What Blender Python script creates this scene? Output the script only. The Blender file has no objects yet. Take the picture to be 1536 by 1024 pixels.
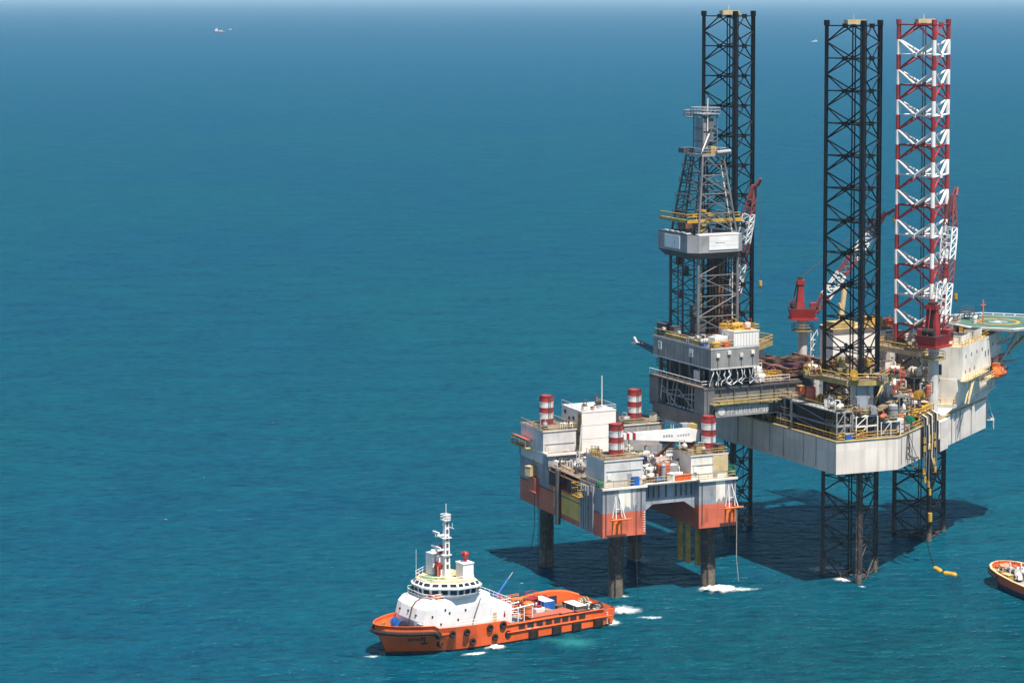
import bpy, math, random
from math import radians as RAD, sin, cos, pi, atan2, hypot
random.seed(7)
S = bpy.context.scene
COL = S.collection

# ------------------------------------------------------------------ camera model
CAM_H = 105.6; FPX = 3600.0; PITCH = RAD(3.5); HORIZON = -8.0
CYP = HORIZON + FPX * math.tan(PITCH)

def at(x, y, z=0.0):
    """the point of the world at height z that the photograph shows at (x, y)"""
    a = (x - 768) / FPX; b = (CYP - y) / FPX
    d = (a, cos(PITCH) + b * sin(PITCH), -sin(PITCH) + b * cos(PITCH))
    t = (z - CAM_H) / d[2]
    return (d[0] * t, d[1] * t, z)

cd = bpy.data.cameras.new('camera'); cam = bpy.data.objects.new('camera', cd); COL.objects.link(cam)
cam.location = (0, 0, CAM_H); cam.rotation_euler = (RAD(90) - PITCH, 0, 0)
cd.sensor_width = 36.0; cd.lens = FPX / 1536 * 36.0
cd.shift_y = -(512 - CYP) / 1536.0
cd.clip_start = 1.0; cd.clip_end = 200000.0
S.camera = cam

# ------------------------------------------------------------------ materials
MATS = {}
def nodes(name):
    m = bpy.data.materials.new(name); m.use_nodes = True
    nt = m.node_tree; nt.nodes.clear()
    return m, nt

class NT:
    def __init__(s, nt): s.nt = nt; s.N = nt.nodes; s.L = nt.links
    def n(s, t, **kw):
        o = s.N.new(t)
        for k, v in kw.items(): setattr(o, k, v)
        return o
    def link(s, a, b): s.L.new(a, b)
    def math(s, op, a, b=None, clamp=False):
        o = s.N.new('ShaderNodeMath'); o.operation = op; o.use_clamp = clamp
        for i, x in enumerate((a, b)):
            if x is None: continue
            if isinstance(x, (int, float)): o.inputs[i].default_value = x
            else: s.link(x, o.inputs[i])
        return o.outputs[0]
    def ramp(s, fac, p0, p1, c0=(0, 0, 0, 1), c1=(1, 1, 1, 1)):
        o = s.N.new('ShaderNodeValToRGB'); e = o.color_ramp.elements
        e[0].position = p0; e[1].position = p1; e[0].color = c0; e[1].color = c1
        s.link(fac, o.inputs[0]); return o.outputs[0]
    def mix(s, fac, a, b, blend='MIX'):
        o = s.N.new('ShaderNodeMix'); o.data_type = 'RGBA'; o.blend_type = blend
        for sock, x in ((o.inputs[0], fac), (o.inputs[6], a), (o.inputs[7], b)):
            if isinstance(x, (int, float)): sock.default_value = x
            elif isinstance(x, tuple): sock.default_value = x if len(x) == 4 else (*x, 1)
            else: s.link(x, sock)
        return o.outputs[2]
    def noise(s, vec, scale, detail=4, rough=.55):
        o = s.N.new('ShaderNodeTexNoise'); o.inputs['Scale'].default_value = scale
        o.inputs['Detail'].default_value = detail; o.inputs['Roughness'].default_value = rough
        s.link(vec, o.inputs['Vector']); return o.outputs[0]
    def mapping(s, vec, sc, loc=(0, 0, 0)):
        o = s.N.new('ShaderNodeMapping'); o.inputs['Scale'].default_value = sc; o.inputs['Location'].default_value = loc
        s.link(vec, o.inputs[0]); return o.outputs[0]

RUST = (.16, .055, .02)
def paint(name, rgb, rough=.5, var=.25, rust=.25, streak=.3, scale=.5, seams=None, seamk=.35, plates=.55, rustc=RUST, metal=0., corr=None, grime=(.10, .085, .07), spec=.5):
    """weathered paint: broad fading, rust spots, vertical run-off streaks, optional plate seams"""
    if name in MATS: return MATS[name]
    m, nt = nodes(name); k = NT(nt)
    tc = k.n('ShaderNodeTexCoord').outputs['Object']
    oi = k.n('ShaderNodeObjectInfo').outputs['Random']
    cmb = k.n('ShaderNodeCombineXYZ'); off = k.math('MULTIPLY', oi, 37.)
    for i in range(3): k.link(off, cmb.inputs[i])
    va = k.n('ShaderNodeVectorMath'); va.operation = 'ADD'; k.link(tc, va.inputs[0]); k.link(cmb.outputs[0], va.inputs[1]); v = va.outputs[0]
    n1 = k.noise(v, scale, 5)
    dark = tuple(c * (1 - var) * .9 for c in rgb); lite = tuple(min(.85, c * (1 + var * .45)) for c in rgb)
    col = k.mix(k.ramp(n1, .3, .7), dark, lite)
    if streak > 0:
        n2 = k.noise(k.mapping(v, (1.1, 1.1, .05)), 1.0, 4, .6)
        col = k.mix(k.math('MULTIPLY', k.ramp(n2, .53, .72), streak), col, grime)
        n4 = k.noise(k.mapping(v, (1.7, 1.7, .09), (9, 3, 1)), 1.0, 3, .6)
        col = k.mix(k.math('MULTIPLY', k.ramp(n4, .60, .74), min(1, streak * 1.1) if rust > 0 else 0.), col, rustc)
    if rust > 0:
        n3 = k.noise(v, scale * 4.5, 6, .65)
        col = k.mix(k.math('MULTIPLY', k.ramp(n3, .60 - rust * .12, .72), min(1., rust * 2.2)), col, rustc)
    if seams:
        sx = k.n('ShaderNodeSeparateXYZ'); k.link(tc, sx.inputs[0]); su, sz = seams
        ln = None
        for ax, w in ((0, su), (1, su), (2, sz)):
            if not w: continue
            fr = k.math('FRACT', k.math('DIVIDE', k.math('ADD', sx.outputs[ax], 500.37), w))
            q = k.math('LESS_THAN', fr, .07 / w * 1.4)
            ln = q if ln is None else k.math('MAXIMUM', ln, q)
        fl = k.n('ShaderNodeVectorMath'); fl.operation = 'FLOOR'; k.link(k.mapping(tc, (1/(su or 3.), 1/(su or 3.), 1/1.7), (.37, .37, .2)), fl.inputs[0])
        wn = k.n('ShaderNodeTexWhiteNoise'); k.link(fl.outputs[0], wn.inputs['Vector'])
        col = k.mix(k.math('MULTIPLY', k.ramp(wn.outputs['Value'], .45, 1.), plates), col, tuple(c * .72 for c in rgb))
        col = k.mix(k.math('MULTIPLY', ln, seamk), col, grime)
    b = k.n('ShaderNodeBsdfPrincipled'); k.link(col, b.inputs['Base Color'])
    b.inputs['Metallic'].default_value = metal; b.inputs['Specular IOR Level'].default_value = spec
    k.link(k.math('ADD', k.math('MULTIPLY', n1, .3), rough - .15, True), b.inputs['Roughness'])
    bp = k.n('ShaderNodeBump'); bp.inputs['Distance'].default_value = .04; bp.inputs['Strength'].default_value = .5
    h = k.noise(v, scale * 2.4, 3)
    if corr:
        sx2 = k.n('ShaderNodeSeparateXYZ'); k.link(tc, sx2.inputs[0])
        w = k.math('SINE', k.math('MULTIPLY', k.math('ADD', sx2.outputs[0], sx2.outputs[1]), 2 * pi / corr))
        h = k.math('ADD', h, k.math('MULTIPLY', w, 1.2)); bp.inputs['Distance'].default_value = .08
    k.link(h, bp.inputs['Height']); k.link(bp.outputs[0], b.inputs['Normal'])
    o = k.n('ShaderNodeOutputMaterial'); k.link(b.outputs[0], o.inputs[0])
    MATS[name] = m; return m

def glass(name, rgb=(.02, .03, .035), rough=.08):
    if name in MATS: return MATS[name]
    m, nt = nodes(name); k = NT(nt)
    tc = k.n('ShaderNodeTexCoord').outputs['Object']
    col = k.mix(k.ramp(k.noise(tc, .8, 2), .35, .65), tuple(c * .6 for c in rgb), tuple(c * 1.6 for c in rgb))
    b = k.n('ShaderNodeBsdfPrincipled'); k.link(col, b.inputs['Base Color']); b.inputs['Roughness'].default_value = rough
    o = k.n('ShaderNodeOutputMaterial'); k.link(b.outputs[0], o.inputs[0]); MATS[name] = m; return m

M = dict(
    hullwhite=paint('white hull paint', (.71, .65, .59), .55, .12, .07, .46, .12, seams=(6.1, 0), seamk=.16, rustc=(.33, .20, .11), grime=(.28, .26, .24)),
    deck=paint('rusty deck plating', (.20, .155, .12), .75, .5, .55, 0, .35),
    deckgreen=paint('worn green deck paint', (.07, .16, .12), .7, .35, .35, 0, .4),
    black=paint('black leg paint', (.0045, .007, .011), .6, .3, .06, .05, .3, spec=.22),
    leglow=paint('weathered leg steel', (.042, .036, .034), .5, .5, .5, .35, .3, rustc=(.24, .16, .115), grime=(.13, .10, .08)),
    red=paint('red lattice paint', (.31, .024, .026), .5, .3, .12, .1, .4),
    boomred=paint('faded boom paint', (.22, .055, .062), .6, .35, .15, .1, .5),
    stackred=paint('chalky red leg paint', (.38, .035, .033), .6, .35, .14, .45, .5, grime=(.12, .05, .045)),
    stackwhite=paint('chalky white leg paint', (.70, .69, .68), .6, .2, .10, .5, .5, rustc=(.35, .2, .13), grime=(.35, .31, .28)),
    white=paint('white lattice paint', (.76, .76, .75), .5, .10, 0, 0, .4),
    accom=paint('off white house paint', (.80, .745, .67), .55, .2, .12, .5, .22, rustc=(.40, .25, .13), grime=(.42, .36, .28)),
    housewhite=paint('clean white house paint', (.78, .745, .715), .5, .07, .0, .10, .2, grime=(.5, .46, .42)),
    shipwhite=paint('white ship paint', (.78, .77, .77), .45, .08, .05, .22, .3, rustc=(.45, .28, .2), grime=(.52, .46, .43)),
    slate=paint('slate grey cladding', (.27, .27, .265), .6, .22, .08, .5, .25, corr=.5, grime=(.12, .12, .12)),
    grey=paint('grey steel paint', (.30, .31, .32), .55, .25, .18, .35, .3),
    mid=paint('mid grey steel', (.15, .155, .165), .55, .3, .2, .35, .3),
    lgrey=paint('light grey steel paint', (.60, .59, .575), .5, .2, .12, .3, .3),
    dgrey=paint('dark grey steel', (.075, .08, .088), .6, .4, .25, .3, .3),
    dark=paint('dark steel and shade', (.022, .022, .024), .7, .4, .2, .1, .3),  # near-black steel, also used to paint shade into recesses and interiors
    yellow=paint('yellow safety paint', (.52, .31, .04), .6, .35, .28, .15, .6),
    panelyellow=paint('faded yellow panel', (.82, .50, .10), .6, .22, .1, .4, .3),
    dullyellow=paint('dull ochre paint', (.40, .31, .11), .65, .35, .3, .25, .5),
    orange=paint('orange hull paint', (.84, .125, .024), .45, .2, .08, .28, .25, seams=(4.3, 0), seamk=.16, plates=.25, rustc=(.30, .06, .02), grime=(.36, .10, .04)),
    orangeboat=paint('orange lifeboat shell', (.72, .17, .035), .35, .1, .0, .05, .6),
    salmon=paint('faded red oxide paint', (.50, .12, .07), .6, .3, .2, .30, .25, rustc=(.22, .05, .025), grime=(.24, .07, .045)),
    coral=paint('red antifouling plating', (.62, .14, .075), .6, .3, .16, .55, .2, seams=(5., 0), rustc=(.42, .05, .02), grime=(.25, .11, .08)),
    bluegrey=paint('blue grey plating', (.30, .33, .37), .6, .3, .16, .8, .25, seams=(3.2, 0), rustc=(.22, .12, .07), grime=(.15, .14, .14)),
    blue=paint('blue paint', (.02, .15, .50), .5, .25, .08, .1, .5),
    navy=paint('dark blue paint', (.015, .03, .10), .5, .3, .1, .1, .5),
    green=paint('green paint', (.015, .20, .12), .5, .3, .1, .1, .5),
    growth=paint('marine growth', (.15, .125, .095), .8, .5, .3, .4, 1.2, rustc=(.05, .05, .04), grime=(.30, .25, .2)),
    brown=paint('rusty pipe steel', (.17, .085, .05), .7, .5, .5, 0, .6),
    purple=paint('dull maroon pipe paint', (.16, .06, .075), .6, .4, .3, 0, .6),
    rubber=paint('black rubber', (.012, .012, .012), .85, .3, 0, 0, .8),
    rope=paint('pale rope', (.36, .34, .30), .9, .3, 0, 0, 1),
    wood=paint('weathered timber', (.33, .25, .16), .85, .4, .1, 0, .8),
    tarp=paint('white tarpaulin', (.74, .73, .70), .7, .12, 0, 0, .6),
    glass=glass('dark window glass'),
    shipgreen=paint('green wheelhouse roof paint', (.16, .26, .13), .65, .3, .15, 0, .4),
    cream=paint('cream rail paint', (.62, .48, .26), .6, .25, .2, .2, .4),
)

# ------------------------------------------------------------------ mesh builder
class MB:
    def __init__(s): s.v = []; s.f = []; s.m = []; s.s = []
    def add(s, vs, fs, mi=0, sm=False):
        b = len(s.v); s.v += [tuple(p) for p in vs]
        for f in fs: s.f.append(tuple(b + i for i in f)); s.m.append(mi); s.s.append(sm)
        return s
    def box(s, x0, x1, y0, y1, z0, z1, mi=0, mt=None):
        if x0 > x1: x0, x1 = x1, x0
        if y0 > y1: y0, y1 = y1, y0
        vs = [(x0, y0, z0), (x1, y0, z0), (x1, y1, z0), (x0, y1, z0), (x0, y0, z1), (x1, y0, z1), (x1, y1, z1), (x0, y1, z1)]
        s.add(vs, [(3, 2, 1, 0), (0, 1, 5, 4), (1, 2, 6, 5), (2, 3, 7, 6), (3, 0, 4, 7)], mi)
        return s.add(vs[4:], [(0, 1, 2, 3)], mi if mt is None else mt)
    def obox(s, c, sz, rz=0, mi=0, mt=None):
        """box of size sz standing on c, turned rz about z"""
        hx, hy = sz[0] / 2, sz[1] / 2; cc, sn = cos(rz), sin(rz)
        P = [(c[0] + x * cc - y * sn, c[1] + x * sn + y * cc) for x, y in ((-hx, -hy), (hx, -hy), (hx, hy), (-hx, hy))]
        return s.prism(P, c[2], c[2] + sz[2], mi, mt)
    def prism(s, P, z0, z1, mi=0, mt=None, P1=None):
        A = sum(P[i][0] * P[(i + 1) % len(P)][1] - P[(i + 1) % len(P)][0] * P[i][1] for i in range(len(P)))
        if A < 0: P = P[::-1]; P1 = P1[::-1] if P1 else None
        n = len(P); Q = P1 or P
        vs = [(x, y, z0) for x, y in P] + [(x, y, z1) for x, y in Q]
        s.add(vs, [tuple(range(n))[::-1]] + [(i, (i + 1) % n, n + (i + 1) % n, n + i) for i in range(n)], mi)
        return s.add(vs[n:], [tuple(range(n))], mi if mt is None else mt)
    def tube(s, p, q, r, n=6, mi=0, r2=None, cap=True):
        r2 = r if r2 is None else r2
        d = [q[i] - p[i] for i in range(3)]; L = math.sqrt(sum(c * c for c in d)) or 1e-6; d = [c / L for c in d]
        a = (0, 0, 1) if abs(d[2]) < .9 else (1, 0, 0)
        e = [d[1] * a[2] - d[2] * a[1], d[2] * a[0] - d[0] * a[2], d[0] * a[1] - d[1] * a[0]]
        l = math.sqrt(sum(c * c for c in e)); e = [c / l for c in e]
        g = [d[1] * e[2] - d[2] * e[1], d[2] * e[0] - d[0] * e[2], d[0] * e[1] - d[1] * e[0]]
        vs = []
        for c, rr in ((p, r), (q, r2)):
            for i in range(n):
                t = 2 * pi * i / n
                vs.append(tuple(c[j] + rr * (cos(t) * e[j] + sin(t) * g[j]) for j in range(3)))
        s.add(vs, [(i, (i + 1) % n, n + (i + 1) % n, n + i) for i in range(n)], mi, n > 5)
        if cap:
            s.add(vs[:n], [tuple(range(n))[::-1]], mi); s.add(vs[n:], [tuple(range(n))], mi)
        return s
    def path(s, P, r, n=6, mi=0):
        for i in range(len(P) - 1): s.tube(P[i], P[i + 1], r, n, mi)
        return s
    def ball(s, c, r, mi=0, n=10, h=6, sz=1.0, z0=-1.):
        vs = []; fs = []
        for j in range(h + 1):
            t = -pi / 2 + pi * j / h
            if sin(t) < z0: t = math.asin(z0)
            for i in range(n):
                a = 2 * pi * i / n
                vs.append((c[0] + r * cos(t) * cos(a), c[1] + r * cos(t) * sin(a), c[2] + r * sz * sin(t)))
        for j in range(h):
            for i in range(n): fs.append((j * n + i, j * n + (i + 1) % n, (j + 1) * n + (i + 1) % n, (j + 1) * n + i))
        return s.add(vs, fs, mi, True)
    def rail(s, P, z, mi=0, h=1.1, r=.045, closed=False, step=2.0):
        Q = list(P) + ([P[0]] if closed else [])
        for (a, b) in zip(Q[:-1], Q[1:]):
            L = hypot(b[0] - a[0], b[1] - a[1]); n = max(1, int(L / step + .5))
            for hh in (h, h * .52): s.tube((*a, z + hh), (*b, z + hh), r, 4, mi)
            for i in range(n + 1):
                x = a[0] + (b[0] - a[0]) * i / n; y = a[1] + (b[1] - a[1]) * i / n
                s.tube((x, y, z), (x, y, z + h), r, 4, mi)
        return s
    def build(s, name, mats, parent=None, loc=None, rz=0):
        me = bpy.data.meshes.new(name); me.from_pydata(s.v, [], s.f)
        for m in (mats if isinstance(mats, (list, tuple)) else [mats]): me.materials.append(m)
        me.polygons.foreach_set('material_index', s.m); me.polygons.foreach_set('use_smooth', s.s); me.update()
        o = bpy.data.objects.new(name, me); COL.objects.link(o)
        if parent is not None: o.parent = parent
        if loc is not None: o.location = loc
        if rz: o.rotation_euler = (0, 0, rz)
        return o

def tag(o, label, cat, group=None, kind=None):
    o['label'] = label; o['category'] = cat
    if group: o['group'] = group
    if kind: o['kind'] = kind
    return o
def empty(name, loc, rz=0):
    o = bpy.data.objects.new(name, None); COL.objects.link(o); o.location = loc; o.rotation_euler = (0, 0, rz); o.empty_display_size = 1
    return o
def copy_tree(o, parent=None):
    c = o.copy(); COL.objects.link(c)
    if parent is not None: c.parent = parent
    for ch in list(o.children): copy_tree(ch, c)
    return c
class Frame:
    def __init__(s, x, y, deg): s.x, s.y, s.a = x, y, RAD(deg)
    def __call__(s, u, v, z=0): return (s.x + u * cos(s.a) - v * sin(s.a), s.y + u * sin(s.a) + v * cos(s.a), z)
RIG = Frame(61.5, 455.5, 27); PLT = Frame(20.65, 431.3, 23.5)
SHP = Frame(-2.1, 391.7, 213)

# ------------------------------------------------------------------ light, sky, air
SUN_EL, SUN_AZ = 66., 62.          # azimuth: degrees from +X towards -Y
sv = (cos(RAD(SUN_EL)) * cos(RAD(SUN_AZ)), -cos(RAD(SUN_EL)) * sin(RAD(SUN_AZ)), sin(RAD(SUN_EL)))
sd = bpy.data.lights.new('sun', 'SUN'); sd.energy = 5.0; sd.angle = RAD(.8); sd.color = (1, .915, .80)
so = bpy.data.objects.new('sun', sd); COL.objects.link(so)
from mathutils import Vector
so.rotation_euler = Vector(sv).to_track_quat('Z', 'Y').to_euler(); so.location = (0, 0, 400)
W = bpy.data.worlds.new('World'); S.world = W; W.use_nodes = True
nt = W.node_tree; nt.nodes.clear()
sky = nt.nodes.new('ShaderNodeTexSky'); sky.sky_type = 'NISHITA'; sky.sun_disc = False
sky.sun_elevation = RAD(SUN_EL); sky.sun_rotation = atan2(sv[0], sv[1]); sky.air_density = 1.0; sky.dust_density = .4; sky.ozone_density = 2.0
bg = nt.nodes.new('ShaderNodeBackground'); bg.inputs[1].default_value = .072
wo = nt.nodes.new('ShaderNodeOutputWorld'); nt.links.new(sky.outputs[0], bg.inputs[0]); nt.links.new(bg.outputs[0], wo.inputs[0])
S.view_settings.view_transform = 'Standard'; S.view_settings.look = 'None'; S.view_settings.exposure = .80; S.view_settings.gamma = 1
S.render.engine = 'CYCLES'
S.cycles.use_denoising = True; S.cycles.max_bounces = 6; S.cycles.diffuse_bounces = 3; S.cycles.glossy_bounces = 3
S.cycles.transparent_max_bounces = 12; S.cycles.volume_bounces = 0; S.cycles.sample_clamp_indirect = 4

# ------------------------------------------------------------------ the sea
def sea_material():
    m, nt = nodes('teal sea water'); k = NT(nt)
    v = k.n('ShaderNodeTexCoord').outputs['Object']
    big = k.noise(k.mapping(v, (.004, .0022, 1)), 1.0, 3)
    mid = k.noise(k.mapping(v, (.02, .012, 1), (3, 7, 0)), 1.0, 4)
    w1 = k.noise(k.mapping(v, (.26, .46, 1)), 1.0, 3, .55)
    w2 = k.noise(k.mapping(v, (.045, .085, 1), (5, 1, 0)), 1.0, 4, .55)
    w3 = k.noise(k.mapping(v, (1.1, 1.5, 1), (2, 8, 0)), 1.0, 3, .6)
    col = k.mix(k.ramp(big, .36, .62), (.0004, .041, .105), (.0007, .058, .091))
    col = k.mix(k.math('MULTIPLY', k.ramp(mid, .35, .7), .45), col, (.0005, .058, .080))
    # greener, murkier water round and in front of the rigs
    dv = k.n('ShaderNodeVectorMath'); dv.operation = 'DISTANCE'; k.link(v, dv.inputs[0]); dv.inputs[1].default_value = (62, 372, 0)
    col = k.mix(k.ramp(k.math('DIVIDE', dv.outputs['Value'], 5000.), .08, .7), col, (.0002, .066, .152))      # blue lightening of distant haze painted into the water colour
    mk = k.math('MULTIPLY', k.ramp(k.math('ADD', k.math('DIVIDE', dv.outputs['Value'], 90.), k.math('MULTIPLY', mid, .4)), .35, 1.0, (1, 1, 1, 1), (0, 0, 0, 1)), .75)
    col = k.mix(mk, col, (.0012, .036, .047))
    # ripple light and shade painted into the colour: paler crests, darker troughs
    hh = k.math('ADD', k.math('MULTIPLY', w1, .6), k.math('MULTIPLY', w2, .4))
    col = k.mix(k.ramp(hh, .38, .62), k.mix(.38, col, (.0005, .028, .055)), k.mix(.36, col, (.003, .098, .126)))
    # sparse white flecks where wavelets break
    fl = k.noise(k.mapping(v, (.35, .55, 1), (11, 4, 0)), 1.0, 2, .5)
    fg = k.noise(k.mapping(v, (.035, .035, 1), (1, 2, 0)), 1.0, 2)
    flm = k.math('MULTIPLY', k.ramp(fl, .775, .80), k.ramp(fg, .5, .6))
    col = k.mix(k.math('MULTIPLY', flm, .7), col, (.6, .68, .7))
    b = k.n('ShaderNodeBsdfPrincipled'); k.link(col, b.inputs['Base Color'])
    b.inputs['Roughness'].default_value = .22; b.inputs['IOR'].default_value = 1.33; b.inputs['Specular IOR Level'].default_value = 0.
    h = k.math('ADD', k.math('ADD', k.math('MULTIPLY', w1, 1.5), k.math('MULTIPLY', w2, 3.6)), k.math('MULTIPLY', w3, .3))
    bp = k.n('ShaderNodeBump'); bp.inputs['Strength'].default_value = .9; bp.inputs['Distance'].default_value = 1.45
    k.link(h, bp.inputs['Height']); k.link(bp.outputs[0], b.inputs['Normal'])
    # a wind-roughened sea mirrors much less than flat water at grazing angles
    g = k.n('ShaderNodeBsdfGlossy'); g.inputs['Roughness'].default_value = .18; g.inputs['Color'].default_value = (.45, .80, 1, 1)
    k.link(bp.outputs[0], g.inputs['Normal'])
    fr = k.n('ShaderNodeFresnel'); fr.inputs['IOR'].default_value = 1.33; k.link(bp.outputs[0], fr.inputs['Normal'])
    mx = k.n('ShaderNodeMixShader'); k.link(k.math('MINIMUM', k.math('MULTIPLY', fr.outputs[0], .36), .15), mx.inputs[0])
    k.link(b.outputs[0], mx.inputs[1]); k.link(g.outputs[0], mx.inputs[2])
    o = k.n('ShaderNodeOutputMaterial'); k.link(mx.outputs[0], o.inputs[0]); return m
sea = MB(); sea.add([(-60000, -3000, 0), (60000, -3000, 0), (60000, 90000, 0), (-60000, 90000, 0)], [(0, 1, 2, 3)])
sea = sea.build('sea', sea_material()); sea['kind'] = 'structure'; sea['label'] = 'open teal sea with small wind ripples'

def haze_material(density):
    m, nt = nodes('pale sea haze'); k = NT(nt)
    b = k.n('ShaderNodeVolumePrincipled'); b.inputs['Color'].default_value = (.48, .74, .97, 1)
    b.inputs['Density'].default_value = density; b.inputs['Anisotropy'].default_value = .0
    o = k.n('ShaderNodeOutputMaterial'); k.link(b.outputs[0], o.inputs['Volume']); return m
hz = MB().box(-50000, 50000, -2000, 80000, -2, 112)
hz = hz.build('haze', haze_material(1 / 26000.)); hz['kind'] = 'stuff'; hz['label'] = 'pale haze over the far sea'
# ------------------------------------------------------------------ deck machinery and loose cargo shapes (built at the local origin, standing on z = 0)
def g_pump(mb, L=2.6, c=0, d=1):
    mb.box(-L/2, L/2, -.6, .6, 0, .22, d)
    for x in (-L*.36, 0, L*.36): mb.box(x-.12, x+.12, -.4, .4, .22, .5, d)
    mb.tube((-L*.45, 0, .85), (L*.08, 0, .85), .48, 10, c); mb.tube((L*.08, 0, .85), (L*.42, 0, .85), .3, 8, d)
    mb.ball((-L*.45, 0, .85), .46, c, 8, 4); mb.path([(-L*.2, 0, 1.2), (-L*.2, 0, 1.9), (-L*.2, .9, 1.9), (-L*.2, .9, .3)], .12, 6, c)
def g_tank(mb, r=.9, h=2.6, c=0, d=1):
    mb.tube((0, 0, .3), (0, 0, h), r, 14, c); mb.ball((0, 0, h), r*.99, c, 14, 5, .35, 0)
    for a in range(4): mb.box(r*.75*cos(a*pi/2)-.1, r*.75*cos(a*pi/2)+.1, r*.75*sin(a*pi/2)-.1, r*.75*sin(a*pi/2)+.1, 0, .34, d)
    for z in (h*.35, h*.7): mb.tube((0, 0, z), (0, 0, z+.1), r*1.04, 14, d)
    mb.path([(r, 0, .6), (r+.35, 0, .6), (r+.35, 0, h+.7), (0, 0, h+.7), (0, 0, h)], .09, 6, d)
def g_winch(mb, w=2., r=.7, c=0, d=1):
    mb.box(-w/2-.3, w/2+.3, -.9, .9, 0, .2, d); mb.tube((-w/2, 0, r+.35), (w/2, 0, r+.35), r*.6, 12, d)
    for x in (-w/2, 0, w/2): mb.tube((x-.06, 0, r+.35), (x+.06, 0, r+.35), r, 14, c)
    for x in (-w/2-.2, w/2+.2): mb.prism([(x-.08, -.7), (x+.08, -.7), (x+.08, .7), (x-.08, .7)], .2, r+.7, c, None, [(x-.08, -.25), (x+.08, -.25), (x+.08, .25), (x-.08, .25)])
    mb.box(w/2+.3, w/2+1.0, -.4, .4, .2, 1.0, c)
def g_genset(mb, L=3.4, w=1.6, h=1.9, c=0, d=1):
    mb.box(-L/2, L/2, -w/2, w/2, .15, h, c); mb.box(-L/2-.1, L/2+.1, -w/2-.1, w/2+.1, 0, .15, d)
    n = int(L/.5)
    for i in range(n): x = -L/2+.3+i*(L-.6)/max(1, n-1); mb.box(x-.12, x+.12, -w/2-.03, -w/2, .5, h-.4, d)
    mb.box(-L*.3, L*.1, -w*.3, w*.3, h, h+.3, d); mb.path([(L*.35, 0, h), (L*.35, 0, h+.9), (L*.35, -.5, h+1.1)], .13, 8, d)
def g_manifold(mb, L=3., n=4, c=0, d=1):
    for i in range(n):
        y = -.75+1.5*i/max(1, n-1); mb.path([(-L/2, y, 0), (-L/2, y, .9), (L/2, y, .9), (L/2, y, 0)], .11, 6, c)
        x = -L*.25+L*.5*((i*7) % 4)/3; mb.tube((x, y, .9), (x, y, 1.4), .05, 5, d); mb.tube((x, y, 1.4), (x, y, 1.45), .26, 10, d)
        mb.box(x-.18, x+.18, y-.16, y+.16, .74, 1.08, d)
    mb.box(-L/2, L/2, -1, 1, -.02, .1, d)
def g_locker(mb, L=1.6, w=1., h=1.5, c=0, d=1):
    mb.box(-L/2, L/2, -w/2, w/2, .08, h, c); mb.box(-L/2-.06, L/2+.06, -w/2-.06, w/2+.06, h, h+.08, d)
    mb.box(-L*.42, L*.42, -w/2-.025, -w/2, .25, h-.15, d if h > 1.8 else c); mb.box(-L/2+.05, L/2-.05, -w/2+.05, w/2-.05, 0, .08, d)
    mb.box(L*.3, L*.36, -w/2-.09, -w/2-.02, h*.45, h*.6, d)
def g_duct(mb, h=2.4, c=0, d=1):
    mb.path([(0, 0, 0), (0, 0, h), (.35, 0, h+.35), (1.0, 0, h+.35)], .42, 10, c); mb.tube((1.0, 0, h+.35), (1.25, 0, h+.35), .52, 10, d); mb.box(-.6, .6, -.6, .6, 0, .12, d)
def g_pipes(mb, L=6., n=6, r=.16, c=0, d=1):
    for x in (-L*.35, 0, L*.35):
        mb.box(x-.08, x+.08, -n*r-.1, n*r+.1, 0, .14, d)
        for s in (-1, 1): mb.box(x-.06, x+.06, s*(n*r+.05)-.06, s*(n*r+.05)+.06, 0, .9, d)
    for k in range(3):
        for i in range(n-k): y = (-(n-k-1)/2+i)*2*r; o = ((i*5+k*3) % 7)/7*.5; mb.tube((-L/2+o, y, .14+r+k*r*1.75), (L/2+o-.3, y, .14+r+k*r*1.75), r, 7, c)
def g_basket(mb, L=3., w=1.4, h=1.1, c=0, d=1):
    mb.box(-L/2, L/2, -w/2, w/2, .12, .2, c)
    for z in (.2, h*.6, h):
        for s in (-1, 1): mb.tube((-L/2, s*w/2, z), (L/2, s*w/2, z), .06, 5, c); mb.tube((s*L/2, -w/2, z), (s*L/2, w/2, z), .06, 5, c)
    n = int(L/.7)
    for i in range(n+1):
        x = -L/2+L*i/n
        for s in (-1, 1): mb.tube((x, s*w/2, .1), (x, s*w/2, h), .05, 4, c)
    for i in range(5): mb.box(-L*.42+i*L*.17, -L*.42+i*L*.17+.4, -w*.3, w*.25, .2, .5+.12*((i*3) % 4), d)
def g_container(mb, L=3., w=2.4, h=2.5, c=0, d=1, e=None):
    mt = d if e is None else e
    mb.box(-L/2+.06, L/2-.06, -w/2+.06, w/2-.06, .12, h-.05, c, mt)
    n = max(3, int(L/.45))
    for i in range(n):
        x = -L/2+.25+i*(L-.5)/(n-1)
        for s in (-1, 1): mb.box(x-.09, x+.09, s*(w/2-.06), s*(w/2-.005), .2, h-.12, c)
    for sx in (-1, 1):
        for sy in (-1, 1): mb.box(sx*L/2-sx*.16, sx*L/2, sy*w/2-sy*.16, sy*w/2, 0, h, c)
        mb.box(sx*L/2-sx*.12, sx*L/2-sx*.004, -w/2+.16, w/2-.16, 0, .16, c); mb.box(sx*L/2-sx*.12, sx*L/2-sx*.004, -w/2+.16, w/2-.16, h-.13, h-.003, c)
        for q in (-.3, .3): mb.tube((sx*(L/2-.01), q*w, .2), (sx*(L/2-.01), q*w, h-.2), .035, 5, d)
def g_drum(mb, r=.5, h=1.2, c=0, d=1):
    mb.tube((0, 0, 0), (0, 0, h), r, 14, c); mb.tube((0, 0, h-.02), (0, 0, h+.03), r*.86, 12, d)
    for z in (.0, h*.33, h*.66, h*.96): mb.tube((0, 0, z), (0, 0, z+.05), r*1.05, 14, c)
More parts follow.
